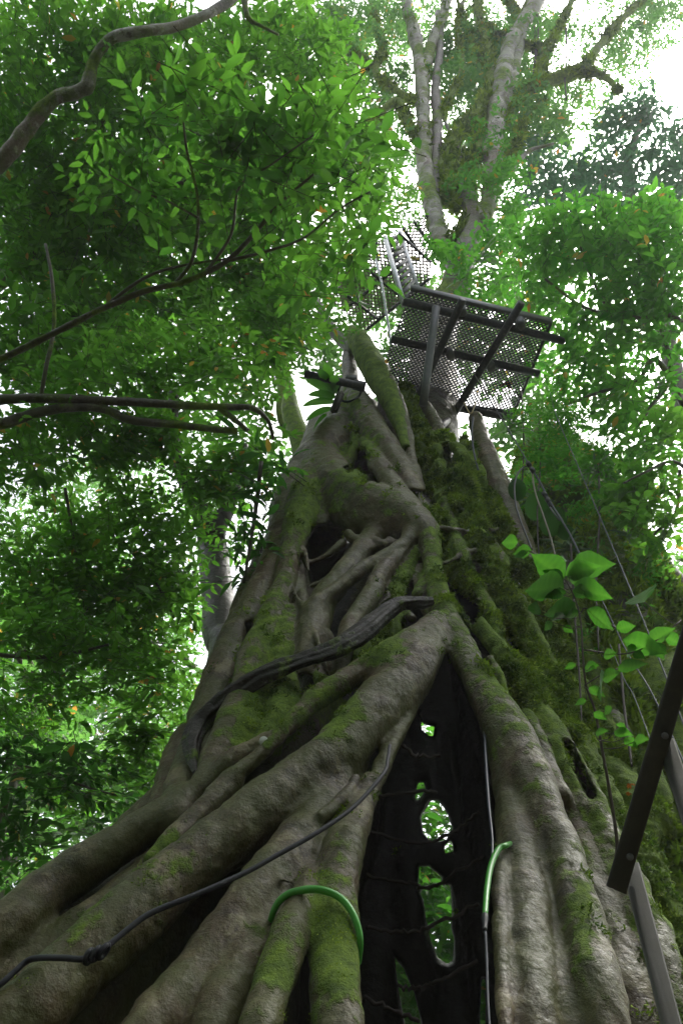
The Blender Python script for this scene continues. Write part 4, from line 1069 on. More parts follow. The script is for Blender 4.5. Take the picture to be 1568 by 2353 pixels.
P = spray_points([(790, 640, 12.5, 60, 50, .6, .7), (770, 740, 12.5, 60, 40, .5, .8), (860, 490, 13, 40, 50, .6, .6), (760, 580, 12.5, 90, 60, .6, 1.2), (930, 480, 16, 40, 60, 1, .7)], .12, -.3, 1.0, 92)
foliage('leafy_branches', P, .12, ML_['mid'], fig, 93, M_TWIG, per=9, asp=.4)
P = spray_points([(1000, 700, 21, 90, 100, 2, 1.2), (1150, 1010, 16, 90, 60, 1.2, 1.3), (900, 840, 17, 70, 90, 1.2, 1.4), (760, 800, 17, 80, 70, 1.5, 1.2), (860, 960, 16, 60, 60, 1, 1.2), (930, 700, 19, 80, 70, 1.5, 1.0), (640, 1040, 16, 60, 70, 1, .8), (1020, 420, 27, 90, 90, 2, .8), (850, 300, 27, 90, 120, 3, .9), (1130, 230, 29, 130, 150, 3, .9), (1090, 790, 20, 190, 120, 2, 1.5), (850, 640, 22, 110, 120, 2, 1.2), (1250, 930, 17, 90, 110, 1.5, 1.3), (1180, 600, 22, 110, 130, 2, 1.1), (1080, 300, 30, 160, 160, 3, .6), (880, 420, 28, 70, 120, 2, .6)], .2, -.2, .6, 89)
foliage('back_crown', P, .2, ML_['far'], fig, 90, M_TWIG, per=9, asp=.42)
P = spray_points([(1130, 560, 15.5, 60, 60, 1, .9), (1070, 590, 13.5, 70, 35, .6, .9), (1120, 640, 14.5, 90, 50, 1, .8), (1000, 575, 12.8, 40, 30, .5, .7), (1080, 420, 18, 70, 50, 1, .6), (1170, 420, 18, 60, 60, 1, 1.0), (1160, 500, 16, 50, 60, 1, 1.0), (1100, 690, 14, 80, 30, .8, .8), (1130, 330, 20, 70, 90, 1.5, .5)], .11, -.25, 1.2, 87)
foliage('leafy_sprouts', P, .11, ML_['bright'], fig, 88, M_TWIG, per=8, asp=.5)

for pts, mt_ in (([(985, 300, 7), (1030, 230, 6), (1060, 150, 6), (1050, 60, 5), (1070, -20, 4)], M_MOSSY), ([(1150, 200, 7), (1100, 130, 6), (1070, 60, 5), (1050, 0, 4)], M_MOSSY), ([(1200, 60, 6), (1180, 20, 6), (1150, -20, 5)], M_MOSSY),
                 ([(1145, 380, 8), (1185, 330, 7), (1205, 270, 6), (1250, 230, 4)], M_MOSSY), ([(1050, 480, 8), (1020, 430, 8), (1040, 400, 9), (1085, 395, 6)], M_MOSSY), ([(1120, 440, 6), (1170, 400, 6), (1210, 350, 5), (1270, 330, 3)], M_BARK),
                 ([(1085, 420, 4), (1060, 360, 4), (1030, 300, 4), (1010, 250, 3)], M_BARK), ([(1100, 500, 5), (1145, 480, 5), (1180, 510, 4), (1200, 560, 3)], M_BARK), ([(1030, 560, 6), (1065, 520, 6), (1080, 450, 5), (1075, 380, 4)], M_MOSSY)):
    limb(pts, mt_)
# ---- near and middle trees; every one stands on the ground, left trees have their trunks outside the frame
tree('slender tree arching in from the left with large pale green leaves', [(-5.2, 3.6, 0, .11), (-4.7, 3.8, 2.5, .09), (-3.8, 4.2, 4.6, .07), (*ad(-60, 850, 6.2), .06)],
     [[(-60, 850, 9, 6.2), (0, 826, 8.5, 6.1), (100, 778, 8, 6), (230, 712, 7.5, 5.9), (330, 670, 7, 5.9), (430, 645, 6.5, 5.8), (520, 600, 6, 5.8), (590, 530, 5.5, 5.8), (640, 470, 4.5, 5.7), (720, 400, 3, 5.6)],
      [(400, 655, 5, 5.9), (440, 600, 4.5, 5.8), (455, 520, 4, 5.8), (452, 440, 3.5, 5.7), (430, 350, 3, 5.6), (420, 270, 2.5, 5.5)],
      [(520, 600, 4, 5.8), (620, 575, 3.5, 5.8), (700, 545, 3, 5.9), (780, 480, 2.5, 6), (850, 440, 2, 6)],
      [(470, 630, 4, 5.8), (530, 540, 3.5, 5.7), (550, 430, 3, 5.7), (620, 380, 2.5, 5.6), (720, 310, 2, 5.6)],
      [(230, 712, 4, 5.9), (330, 640, 4, 5.9), (420, 610, 3, 5.9), (560, 590, 2.5, 6)],
      [(455, 500, 3, 5.7), (380, 460, 2.5, 5.7), (320, 440, 2, 5.7), (250, 400, 1.5, 5.6)]],
     [(480, 260, 5.6, 190, 130, .5, .9), (330, 380, 5.8, 190, 130, .6, .7), (620, 400, 5.7, 200, 150, .5, 1.0), (760, 330, 5.9, 130, 140, .5, 1.1), (520, 500, 6, 230, 110, .5, .7), (820, 500, 6.3, 90, 80, .4, .7), (700, 600, 6.2, 150, 90, .5, .7)],
     .15, 'near', 101, thr=-.5, nsc=1.4, asp=.36, old=.006)
tree('grey barked tree with a pale banded limb bending across the top left', [(-6.6, 5, 0, .22), (-6.4, 5, 5, .2), (*ad(-140, 470, 9.2), .12)],
     [[(-140, 470, 24, 9.2), (-60, 420, 20, 9.1), (10, 365, 19, 9), (60, 300, 18, 9), (120, 232, 16, 9), (180, 210, 15, 9), (203, 195, 17, 9), (212, 150, 13, 9), (235, 110, 12, 9), (268, 84, 13, 9), (330, 72, 12, 9), (400, 62, 11, 9.2), (470, 35, 11, 9.4), (520, 5, 12, 9.6), (580, -50, 12, 9.8)],
      [(560, -10, 8, 9.6), (570, 40, 6, 9.5), (600, 60, 4, 9.5), (640, 80, 3, 9.5)]],
     [(140, 90, 10, 220, 140, 1.5, 2.2), (380, 170, 10.5, 240, 160, 1.5, 2.3), (620, 110, 11.5, 200, 120, 1.5, 1.7), (90, 330, 10, 180, 170, 1.5, 2.4), (730, 230, 11.5, 110, 130, 1.2, 1.3)],
     .14, 'mid', 111, bark=M_PALE, nsc=.9, old=.01)
tree('leafy understory tree filling the upper left behind the arching branches', [(-7.5, 7, 0, .25), (-7, 7, 6, .2), (*ad(60, 560, 12), .12)],
     [[(-80, 700, 12, 11), (0, 655, 14, 11), (60, 600, 13, 11), (120, 555, 11, 11), (190, 525, 9, 11), (250, 530, 6, 11)], [(60, 560, 12, 12), (200, 480, 9, 11.5), (350, 440, 7, 11), (500, 400, 5, 11)]],
     [(150, 480, 11, 240, 180, 1.5, 2.6), (420, 420, 12, 260, 190, 1.5, 2.4), (650, 420, 12, 190, 170, 1.5, 1.8), (300, 650, 11, 300, 150, 1.5, 2.2), (600, 660, 11.5, 180, 140, 1.2, 1.6), (100, 780, 10, 220, 120, 1.3, 2.4), (820, 380, 11, 90, 120, 1, 1.4)],
     .17, 'mid', 121, nsc=.8, old=.01)
tree('tree with two long near level limbs reaching in from the left edge', [(-5.9, 5.6, 0, .16), (-5.6, 5.6, 3.5, .14), (*ad(-80, 950, 8), .11)],
     [[(-80, 925, 12, 8), (0, 918, 12, 8), (100, 915, 11, 8), (220, 920, 10.5, 8), (330, 925, 10, 8), (440, 932, 9, 8), (530, 935, 8, 8), (580, 938, 7, 8), (615, 965, 5, 8), (628, 1010, 4, 8)],
      [(-80, 980, 14, 8), (0, 975, 13, 8), (80, 950, 12, 8), (170, 935, 11, 8), (240, 940, 10, 8), (300, 965, 10, 8), (400, 975, 9, 8), (480, 985, 8, 8), (545, 990, 8, 8)],
      [(500, 935, 7, 8), (540, 965, 6, 8), (570, 990, 5, 8)], [(95, 910, 5, 8), (105, 850, 5, 8), (125, 750, 5, 8.1), (120, 640, 4, 8.2), (105, 560, 3, 8.3)]],
     [(200, 860, 9, 230, 90, 1, 1.7), (480, 830, 9, 200, 110, 1, 1.7), (150, 1040, 8.6, 200, 120, 1, 2.2), (400, 1070, 9, 180, 120, 1, 2.2), (620, 760, 10, 110, 110, .8, 1.3), (560, 1060, 9, 80, 100, .7, 1.0), (660, 700, 10, 90, 90, .6, 1.2), (610, 960, 10, 50, 90, .5, .5)],
     .14, 'mid', 131, nsc=.9, old=.02)
tree('dense understory tree with dark glossy leaves filling the middle left', [(-5.0, 6.8, 0, .14), (-4.8, 6.9, 3, .12), (-4.4, 7.2, 6, .08)],
     [[(-40, 1500, 5, 8), (80, 1510, 5, 8), (170, 1500, 4, 8), (250, 1480, 3, 8)], [(150, 1120, 4, 9), (180, 1300, 3, 9), (200, 1420, 3, 8.5)], [(280, 1240, 4, 9), (360, 1340, 3, 9), (400, 1420, 3, 9)]],
     [(170, 1240, 9, 220, 170, 1.2, 2.6), (380, 1240, 9.5, 110, 150, 1, 1.7), (140, 1450, 8.5, 200, 150, 1.2, 2.6), (350, 1400, 9, 120, 110, .9, 2.3), (300, 1560, 8.5, 160, 100, 1, 2.3), (80, 1640, 8.5, 130, 90, 1, 1.6), (440, 1350, 9, 50, 60, .5, .8), (330, 1720, 8, 95, 130, .8, 2.4), (200, 1800, 8, 130, 100, .8, 1.4), (450, 1170, 9.5, 60, 100, .6, .8)],
     .135, 'mid', 141, nsc=1.0)
tree('shrubby tree with blue dark leaves at the left edge low down', [(-3.9, 6.2, 0, .09), (-3.8, 6.2, 2.5, .07), (-3.7, 6.4, 4.0, .05)],
     [[(60, 1760, 3, 7.4), (150, 1790, 3, 7.3), (240, 1820, 2.5, 7.2), (330, 1835, 2, 7.2)]],
     [(110, 1760, 7.4, 150, 110, .7, 1.3), (40, 1900, 7.2, 90, 110, .6, 1.3), (260, 1850, 7.2, 110, 60, .5, .9), (40, 2010, 7, 60, 60, .5, 1.0)],
     .16, 'dark', 151, nsc=1.1, name='shrub', cat='shrub')
tree('tall bare dark trunk standing behind the left side of the fig', [(*at(520, 1900, 8.6)[:2], 0, .30), (*at(520, 1600, 8.6), .28), (*at(508, 1460, 8.8), .26), (*at(497, 1330, 9), .24), (*at(486, 1230, 9.2), .23)],
     [[(486, 1230, 34, 12.3), (470, 1190, 26, 12.4), (440, 1130, 20, 12.5), (408, 1060, 16, 12.6), (396, 990, 14, 12.8), (400, 900, 12, 13)], [(490, 1230, 28, 12.3), (520, 1170, 18, 12.5), (545, 1100, 14, 12.8), (560, 1020, 12, 13)]],
     [(430, 960, 14, 170, 110, 1.5, 1.6), (300, 760, 15, 200, 160, 2, 1.4), (560, 860, 14.5, 120, 90, 1.2, 1.0), (520, 1130, 13, 70, 100, .8, .9), (560, 1240, 12, 40, 90, .5, .8)],
     .2, 'mid', 161, bark=M_DARK, nsc=.8)
tree('mossy ringed trunk rising just left of the short steel pipe', [(*at(700, 1200, 9.5)[:2], 0, .26), (*at(698, 1300, 9.5), .25), (*at(695, 1040, 9.6), .22), (*at(672, 960, 9.8), .2), (*at(655, 890, 10), .19), (*at(640, 800, 10.3), .16)],
     [[(640, 800, 18, 17), (620, 720, 13, 17.5), (600, 640, 10, 18)], [(652, 880, 7, 15.6), (640, 940, 7, 15), (655, 1000, 6, 14.8)]],
     [(620, 660, 17, 110, 90, 2, 1.0), (700, 750, 17, 70, 60, 1.5, .9), (560, 740, 17, 100, 80, 1.5, .9), (700, 830, 16, 60, 40, 1, .6)],
     .2, 'far', 171, bark=M_MOSSY, nsc=.7)
# dark climber hugging the left flank of the fig
tree('dark glossy climbing plant hanging on the left flank of the fig', None, [[(600, 1060, 5, 8.6), (590, 1150, 5, 8.5), (575, 1250, 4, 8.2), (560, 1340, 3, 8)]],
     [(600, 1130, 8.5, 40, 70, .3, 1.8), (580, 1230, 8.3, 40, 80, .3, 1.8), (565, 1320, 8, 28, 60, .25, 1.6), (630, 1060, 8.8, 30, 40, .2, .8), (575, 1100, 8.6, 50, 60, .3, .9)],
     .24, 'dark', 181, thr=-.5, name='climber', cat='climbing plant', base=at(600, 1100, 6.5), asp=.22)
tree('bright green tree crowding the right edge beside the lower mesh deck', [(5.4, 7.5, 0, .2), (5.3, 7.6, 5, .17), (*ad(1640, 900, 12.5), .12)],
     [[(1640, 900, 12, 12.5), (1560, 740, 8, 12), (1480, 730, 7, 12), (1400, 725, 6, 12), (1330, 700, 4, 12), (1250, 640, 3, 12)], [(1600, 1000, 8, 12), (1510, 830, 6, 11.5), (1460, 880, 5, 11.5), (1380, 900, 4, 11.5), (1300, 930, 3, 11.5)],
      [(1400, 725, 4, 12), (1350, 620, 3, 12), (1330, 560, 2, 12)], [(1520, 760, 6, 12), (1540, 860, 6, 11.5), (1490, 940, 4, 11), (1450, 1000, 3, 11)]],
     [(1380, 560, 12.5, 190, 110, 1.3, 1.9), (1500, 620, 12, 130, 180, 1.3, 2.0), (1270, 590, 13, 90, 110, 1, 1.6), (1420, 760, 12, 170, 110, 1.2, 1.8), (1330, 870, 12, 110, 110, 1, 1.5), (1480, 950, 11, 120, 120, 1, 1.8), (1250, 700, 13.5, 90, 60, .7, 1.2), (1520, 480, 13, 90, 60, 1, 1.6), (1400, 1080, 10.5, 150, 60, .8, 1.0)],
     .17, 'bright', 191, nsc=.9, old=.01)
tree('distant bluish crown against the white sky at the upper right', [(9.5, 14, 0, .35), (9.2, 14, 12, .3), (*ad(1450, 480, 23), .2)],
     [[(1450, 480, 14, 23), (1440, 380, 10, 24), (1470, 280, 7, 25)], [(1450, 480, 9, 23), (1350, 440, 6, 23), (1280, 430, 4, 23)]],
     [(1470, 300, 24, 110, 80, 2, 1.7), (1420, 390, 23, 130, 60, 2, 1.6), (1280, 430, 22, 120, 60, 2, 1.3), (1540, 400, 23, 70, 90, 2, 1.8), (1230, 360, 23, 80, 60, 1.5, .9), (1350, 460, 20, 150, 40, 1, 1.2)],
     .24, 'blue', 201, nsc=.5)
tree('slim tree with round leaves at the far right edge halfway up', [(4.6, 6.6, 0, .1), (4.5, 6.7, 4, .09), (*ad(1600, 1100, 9.5), .06)],
     [[(1600, 1100, 6, 9.5), (1545, 1060, 4, 9.3), (1480, 1085, 3, 9), (1430, 1110, 2.5, 9)], [(1560, 1080, 4, 9.4), (1550, 1180, 4, 9.2), (1500, 1230, 3, 9), (1480, 1310, 2, 8.8)]],
     [(1490, 1130, 9.2, 100, 90, .7, 1.3), (1520, 1240, 9, 70, 80, .6, 1.1), (1420, 1150, 9.4, 70, 40, .5, .7), (1540, 1010, 9.6, 60, 90, .6, 1.1)],
     .13, 'mid', 211, nsc=1.2, asp=.55)

# ---- the wall of forest farther off
def far_tree(label, x, y, h, rad, seed, mat='far', L=.26, cov=1.0, trunk_r=.22, low=.25, lean=0):
    global LEAFCOUNT
    t = empty('forest_tree', (x, y, 0), label, 'tree', 'trees of the surrounding forest')
    r = np.random.default_rng(seed)
    Q = catmull(np.array([(x, y, -.1, trunk_r * 1.3), (x + .2, y, h * .3, trunk_r), (x + lean * .5, y + .2, h * .6, trunk_r * .8), (x + lean, y, h * .92, trunk_r * .3)]), 6)
    mb = MB(); mb.tube(Q[:, :3], Q[:, 3], 12, .1, seed); mb.build('trunk', M_BARK if seed % 3 else M_MOSSY, t)
    for k in range(5):
        z = h * r.uniform(.35, .8); a = r.uniform(0, 6.28); l = rad * r.uniform(.5, .9)
        Q = catmull(np.array([(x, y, z, trunk_r * .4), (x + l * .5 * math.cos(a), y + l * .5 * math.sin(a), z + l * .35, trunk_r * .25), (x + l * math.cos(a), y + l * math.sin(a), z + l * .5, trunk_r * .08)]), 4)
        mb = MB(); mb.tube(Q[:, :3], Q[:, 3], 7, .1, seed + k); mb.build('limb', M_BARK, t)
    n = int(cov * rad * h * .8 * 2 / (L * L * .17) / 9)
    q = unit(r.normal(size=(n * 2, 3))) * (r.uniform(0, 1, (n * 2, 1)) ** .4)
    c0, c1 = h * low, h * 1.0
    P = np.column_stack([x + lean * .6 + q[:, 0] * rad, y + q[:, 1] * rad, (c0 + c1) / 2 + q[:, 2] * (c1 - c0) / 2])
    P = P[fbm(P * .45, 2, seed % 40) > -.12][:n]
    o, c = foliage('crown', P, L, ML_[mat], t, seed, None, per=9)
    LEAFCOUNT += c
for i, (x, y, h, rad, mat, cov, lb_) in enumerate([
        (-9, 10, 13, 3.4, 'far', 1.3, 'forest tree behind the left understory, nearest of the far trees'),
        (-13, 14, 20, 4.5, 'mid', 1.2, 'tall forest tree far off at the left edge'),
        (-6.5, 15, 15, 3.6, 'far', 1.2, 'yellow green forest tree seen between the left trunk and the leaves'),
        (-3.0, 19, 17, 3.8, 'far', 1.1, 'pale forest tree directly behind the left flank of the fig'),
        (-9.5, 21, 26, 5, 'far', 1.1, 'high forest tree standing behind the other left trees'),
        (1.6, 17, 11, 3.6, 'bright', 1.4, 'bright leafy tree seen through the holes of the hollow trunk'),
        (2.2, 12.5, 9, 2.4, 'bright', 3.2, 'low bright leafy tree just behind the hollow trunk'),
        (1.0, 15.5, 10, 2.6, 'mid', 3.2, 'low leafy tree farther back behind the hollow trunk'),
        (5.2, 15, 15, 3.4, 'far', 1.2, 'forest tree behind the right mossy trunk'),
        (10, 12, 15, 4, 'mid', 1.1, 'forest tree at the right edge behind the handrail side'),
        (9, 20, 24, 5, 'far', 1.1, 'high forest tree behind the right crowns'),
        (-16, 4, 18, 5, 'mid', 1.2, 'forest tree left of the path beyond the frame edge'),
        (14, 3, 18, 5, 'mid', 1.1, 'forest tree right of the path beyond the frame edge')]):
    far_tree(lb_, x, y, h, rad, 300 + i, mat, .24, cov)
far_tree('thin sapling with a dark trunk low at the left edge', -5.6, 8.6, 7, 1.5, 330, 'mid', .14, .9, .1)
far_tree('slim young tree beside the thin sapling low at the left', -4.4, 9.8, 8, 1.6, 331, 'far', .15, .9, .12)
for i, (x, y, h, rad, lb_) in enumerate([(-4.5, -5, 15, 4.0, 'tall unseen tree added behind the viewpoint on the left to block light'), (4.5, -5, 15, 4.0, 'tall unseen tree added behind the viewpoint on the right to block light'),
                                 (0, -11, 17, 5, 'tall unseen tree added farthest back behind the viewpoint to block light'), (-8.5, 0, 14, 3.6, 'unseen tree added left of the viewpoint to block light'), (9, 1, 14, 3.6, 'unseen tree added right of the viewpoint to block light'), (-7.5, -8, 16, 4.5, 'unseen tree added far behind the viewpoint on the left to block light'), (8, -8, 16, 4.5, 'unseen tree added far behind the viewpoint on the right to block light'), (0.5, -5.2, 13, 3.4, 'unseen tree added directly behind the viewpoint to block light')]):
    far_tree(lb_, x, y, h, rad, 350 + i, 'dark', .36, 3.2, .2, .1)  # unseen trees, added to cut the frontal light on the fig
print('leaves', LEAFCOUNT)
# ---------------------------------------------------------------- the mossy leaning trunk on the right
M_MOSS2 = bark_mat('green_mossy_bark', (0.028, 0.022, 0.016), (0.075, 0.06, 0.042), (0.14, 0.12, 0.09), moss_amt=.55, scale=.8, lichen=.35)
mt = empty('mossy_tree', (3.6, 6.2, 0), 'broad leaning mossy trunk hung with ferns to the right of the fig', 'tree')
def Y2(u, v): return float(np.interp(v, [900, 1100, 1400, 1700, 2000, 2300], [8.6, 8.0, 7.2, 6.5, 5.9, 5.4]))
mb = MB(); MTP = []
def strand(pts, seed, dy=0, lump=.18, sides=30):
    P, r = [], []
    for u, v, rp in pts:
        y = Y2(u, v) + dy; w = at(u, v, y); P.append(w); r.append(rp * y / dir_of(u, v)[1] / F)
    P.append(np.array([P[-1][0] + .3, P[-1][1] - .3, -.2])); r.append(r[-1] * 1.1)
    Q = catmull(np.column_stack([P, r]), 16); mb.tube(Q[:, :3], Q[:, 3], sides, lump, seed)
    MTP.append(Q)
strand([(1255, 1010, 40), (1290, 1080, 66), (1335, 1200, 74), (1385, 1330, 84), (1440, 1480, 92), (1500, 1650, 100), (1560, 1850, 110), (1600, 2050, 120)], 1)
strand([(1210, 1040, 22), (1215, 1130, 34), (1250, 1250, 44), (1310, 1400, 56), (1380, 1560, 66), (1450, 1750, 72), (1500, 1950, 84), (1560, 2150, 90)], 2, -.15)
strand([(1350, 1060, 26), (1400, 1150, 36), (1455, 1270, 44), (1520, 1400, 52), (1590, 1560, 60), (1680, 1760, 70)], 3, .1)
strand([(1330, 1300, 12), (1365, 1420, 18), (1420, 1560, 22), (1480, 1720, 26), (1530, 1880, 30)], 4, -.55, .1, 16)
strand([(1280, 1200, 14), (1300, 1330, 20), (1340, 1480, 24), (1400, 1640, 26), (1470, 1800, 30)], 5, -.5, .14, 16)
mb.build('trunk', M_MOSS2, mt)
mb = MB(); px_tube(mb, [(1420, 1180, 20, 11), (1480, 1260, 30, 10.6), (1545, 1350, 36, 10.2), (1620, 1450, 42, 10)], sides=14, lump=.15, n=8); mb.build('root', M_BARK, mt)
for i, pts in enumerate([[(1236, 960, 2.5), (1240, 1060, 2.2), (1233, 1180, 2), (1238, 1300, 1.8)], [(1372, 1040, 2.5), (1376, 1180, 2.5), (1368, 1330, 2.2), (1374, 1500, 2)], [(1196, 900, 2), (1202, 1010, 2), (1198, 1120, 1.8)], [(1310, 1250, 2.5), (1318, 1400, 2.5), (1330, 1560, 2.5), (1336, 1700, 2)], [(1420, 1480, 3), (1432, 1620, 3), (1450, 1760, 3)], [(1180, 1500, 2), (1215, 1600, 2.2), (1240, 1720, 2)]]):
    mb = MB(); px_tube(mb, pts, sides=6, lump=.2, seed=i, n=8, Yf=lambda u, v: Y2(u, v) - 1.3); mb.build('hanging_root', M_TWIG, mt)
# fuzz of moss and small ferns on it
r_ = np.random.default_rng(9)
Pm, Nm = [], []
for Q in MTP[:4]:
    n = 13000
    i = r_.integers(0, len(Q) - 18, n); a = r_.uniform(0, 2 * math.pi, n)
    T = unit(Q[np.minimum(i + 1, len(Q) - 1), :3] - Q[i, :3]); A = unit(np.cross(T, np.array([0, -1, .2]))); B = np.cross(T, A)
    N = A * np.cos(a)[:, None] + B * np.sin(a)[:, None]
    P = Q[i, :3] + T * r_.uniform(0, .08, n)[:, None] + N * Q[i, 3][:, None] * 1.04
    ok = (N[:, 1] < .3) & (fbm(P * 2.2, 3, 66) > -.25 + .22 * np.clip((4.5 - P[:, 2]) / 3, -1, 1.5))
    Pm.append(P[ok]); Nm.append(N[ok])
tufts(np.vstack(Pm), np.vstack(Nm), 1, .085, 12, M_MOSS, mt)
P = spray_points([(1290, 1010, 10.5, 80, 50, .4, 1.1), (1330, 1060, 10.2, 90, 60, .4, .7), (1250, 1080, 10.3, 60, 70, .3, .6), (1400, 1150, 9.8, 50, 50, .3, .6), (1360, 1290, 9, 50, 50, .3, .35), (1470, 1450, 8.2, 60, 100, .3, .25), (1340, 1500, 7.6, 30, 120, .3, .5), (1270, 960, 11, 110, 50, .6, 1.3), (1200, 1080, 10.4, 50, 90, .4, .7), (1390, 1060, 10.5, 80, 60, .5, 1.0), (1330, 1180, 9.4, 60, 60, .3, .5), (1500, 1300, 8.8, 60, 70, .3, .6)], .075, -.4, 2, 97)
foliage('small_ferns', P, .075, ML_['bright'], mt, 98, None, per=10, asp=.3)

def strap_leaf(mb, base, d0, L, w, droop=.9, n=7, seed=0):
    """arching strap leaf, a thin folded ribbon"""
    d0 = np.array(d0, float); d0 /= np.linalg.norm(d0)
    P = [np.array(base, float)]; d = d0.copy()
    for i in range(n):
        d = d + np.array([0, 0, -droop / n]); d /= np.linalg.norm(d); P.append(P[-1] + d * L / n)
    P = np.array(P); T = np.gradient(P, axis=0); s = np.cross(T, [0, 0, 1]); s /= np.maximum(np.linalg.norm(s, axis=1, keepdims=True), 1e-6)
    t = np.linspace(0, 1, n + 1); ww = w * np.sin(np.clip(t * .9 + .12, 0, 1) * math.pi) ** .6
    up = np.cross(s, T); up /= np.maximum(np.linalg.norm(up, axis=1, keepdims=True), 1e-6)
    V = np.vstack([P - s * ww[:, None] / 2 + up * ww[:, None] * .2, P, P + s * ww[:, None] / 2 + up * ww[:, None] * .2])
    m = n + 1; q = []
    for i in range(n): q += [(i, i + 1, m + i + 1, m + i), (m + i, m + i + 1, 2 * m + i + 1, 2 * m + i)]
    mb.add(V, q)
def tinted(name, mb, mat, parent, t):
    n = sum(len(v) for v in mb.v)
    return mesh_obj(name, np.vstack(mb.v), np.vstack(mb.q), mat, parent, True, attrs={'tint': np.full(n, t)})
M_STRAP = leaf_mat('grey_green_strap_leaf', (.10, .15, .10), (.2, .26, .2), ((.1, .2, .08), (.2, .35, .12)), .3, .25)
k = 0
for (u, v, dep, n, L, lab) in [(1225, 1150, 10, 13, .42, 'grey green bromeliad with drooping straps beside the cable turnbuckle'), (1170, 985, 11.2, 14, .5, 'spiky bromeliad just below the right end of the lower deck'),
                               (1300, 1260, 9.2, 15, .42, 'silvery bromeliad tangle above the large sapling leaves'), (1370, 1085, 10.2, 12, .4, 'grey bromeliad highest on the leaning mossy trunk'),
                               (1440, 1230, 9.4, 12, .4, 'dark rooted bromeliad on the right shoulder of the mossy trunk'), (1100, 600, 14.6, 16, .6, 'tangled air plant on the limb above the lower deck'),
                               (1075, 640, 14.6, 16, .6, 'silvery air plant right above the deck edge rail')]:
    r = np.random.default_rng(500 + k); c = ad(u, v, dep)
    e = empty('bromeliad', c, lab, 'bromeliad', 'bromeliads growing on the trunks')
    for j in range(n):
        m = MB(); a = r.uniform(0, 6.28)
        strap_leaf(m, c + r.normal(scale=.02, size=3), (math.cos(a), math.sin(a) * .7 - .3, r.uniform(.0, .9)), L * r.uniform(.6, 1.2), .035, r.uniform(.8, 2.2))
        tinted('leaf', m, M_STRAP, e, r.uniform(.1, .9))
    k += 1
# broad bright leaves left of the fig's narrow top
e = empty('nest_fern', ad(745, 920, 10.6), 'large bright strap leaved fern left of the fig top, behind the short pipe', 'fern')
r = np.random.default_rng(61)
for (u0, v0, u1, v1) in [(765, 905, 735, 850), (765, 910, 708, 872), (768, 915, 712, 905), (765, 925, 700, 930), (760, 940, 705, 965), (772, 905, 765, 862), (750, 955, 722, 985), (765, 900, 748, 838)]:
    a, b = ad(u0, v0, 10.9), ad(u1, v1, 10.6); m = MB(); d = b - a; L = np.linalg.norm(d)
    strap_leaf(m, a, d / L + np.array([0, 0, .25]), L * 1.15, .15, .6)
    tinted('frond', m, ML_['bright'], e, r.uniform(.5, .9))

# ---------------------------------------------------------------- near sapling with large leaves
sap = empty('sapling', at(1420, 1960, 3.9), 'young plant with big bright oval leaves in front of the mossy trunk', 'plant')
YS = 3.5
def sp(x, y): return (808.5 + .4842 * x, 882 + .4842 * y)
M_STEM = plain_mat('sapling_stem', (.09, .075, .05), .7, 40)
mb = MB(); P_ = [(1412, 1990), (1416, 1940), (1409, 1880), (1396, 1800), (1384, 1734), (1365, 1632), (1345, 1574), (1337, 1500), (1334, 1439), (1322, 1381), (1300, 1335)]
Q = catmull(np.array([[*at(u, v, YS + .35 * max(0, (v - 1500) / 490)), .010 - .0006 * i] for i, (u, v) in enumerate(P_)]), 6)
mb.tube(Q[:, :3], Q[:, 3], 8, .15, 2); mb.build('stem', M_STEM, sap); SQ = Q[:, :3].copy(); TWQ = []
for pts in ([(1090, 1260), (1290, 1280), (1420, 1230), (1560, 1120)], [(1085, 1080), (1110, 1065), (1200, 1130), (1260, 1160)], [(1100, 1430), (1180, 1380), (1260, 1350)], [(1015, 935), (900, 830), (780, 760)]):
    mb = MB(); Q = catmull(np.array([at(*sp(*p), YS) for p in pts]), 5); mb.tube(Q, .004, 6); mb.build('twig', M_STEM, sap); TWQ.append(Q.copy())
ML_SAP = leaf_mat('sapling_leaf', (.016, .06, .010), (.045, .11, .018), ((.04, .2, .015), (.14, .42, .035)), .5, .3)
STEMP = np.vstack([SQ] + TWQ)
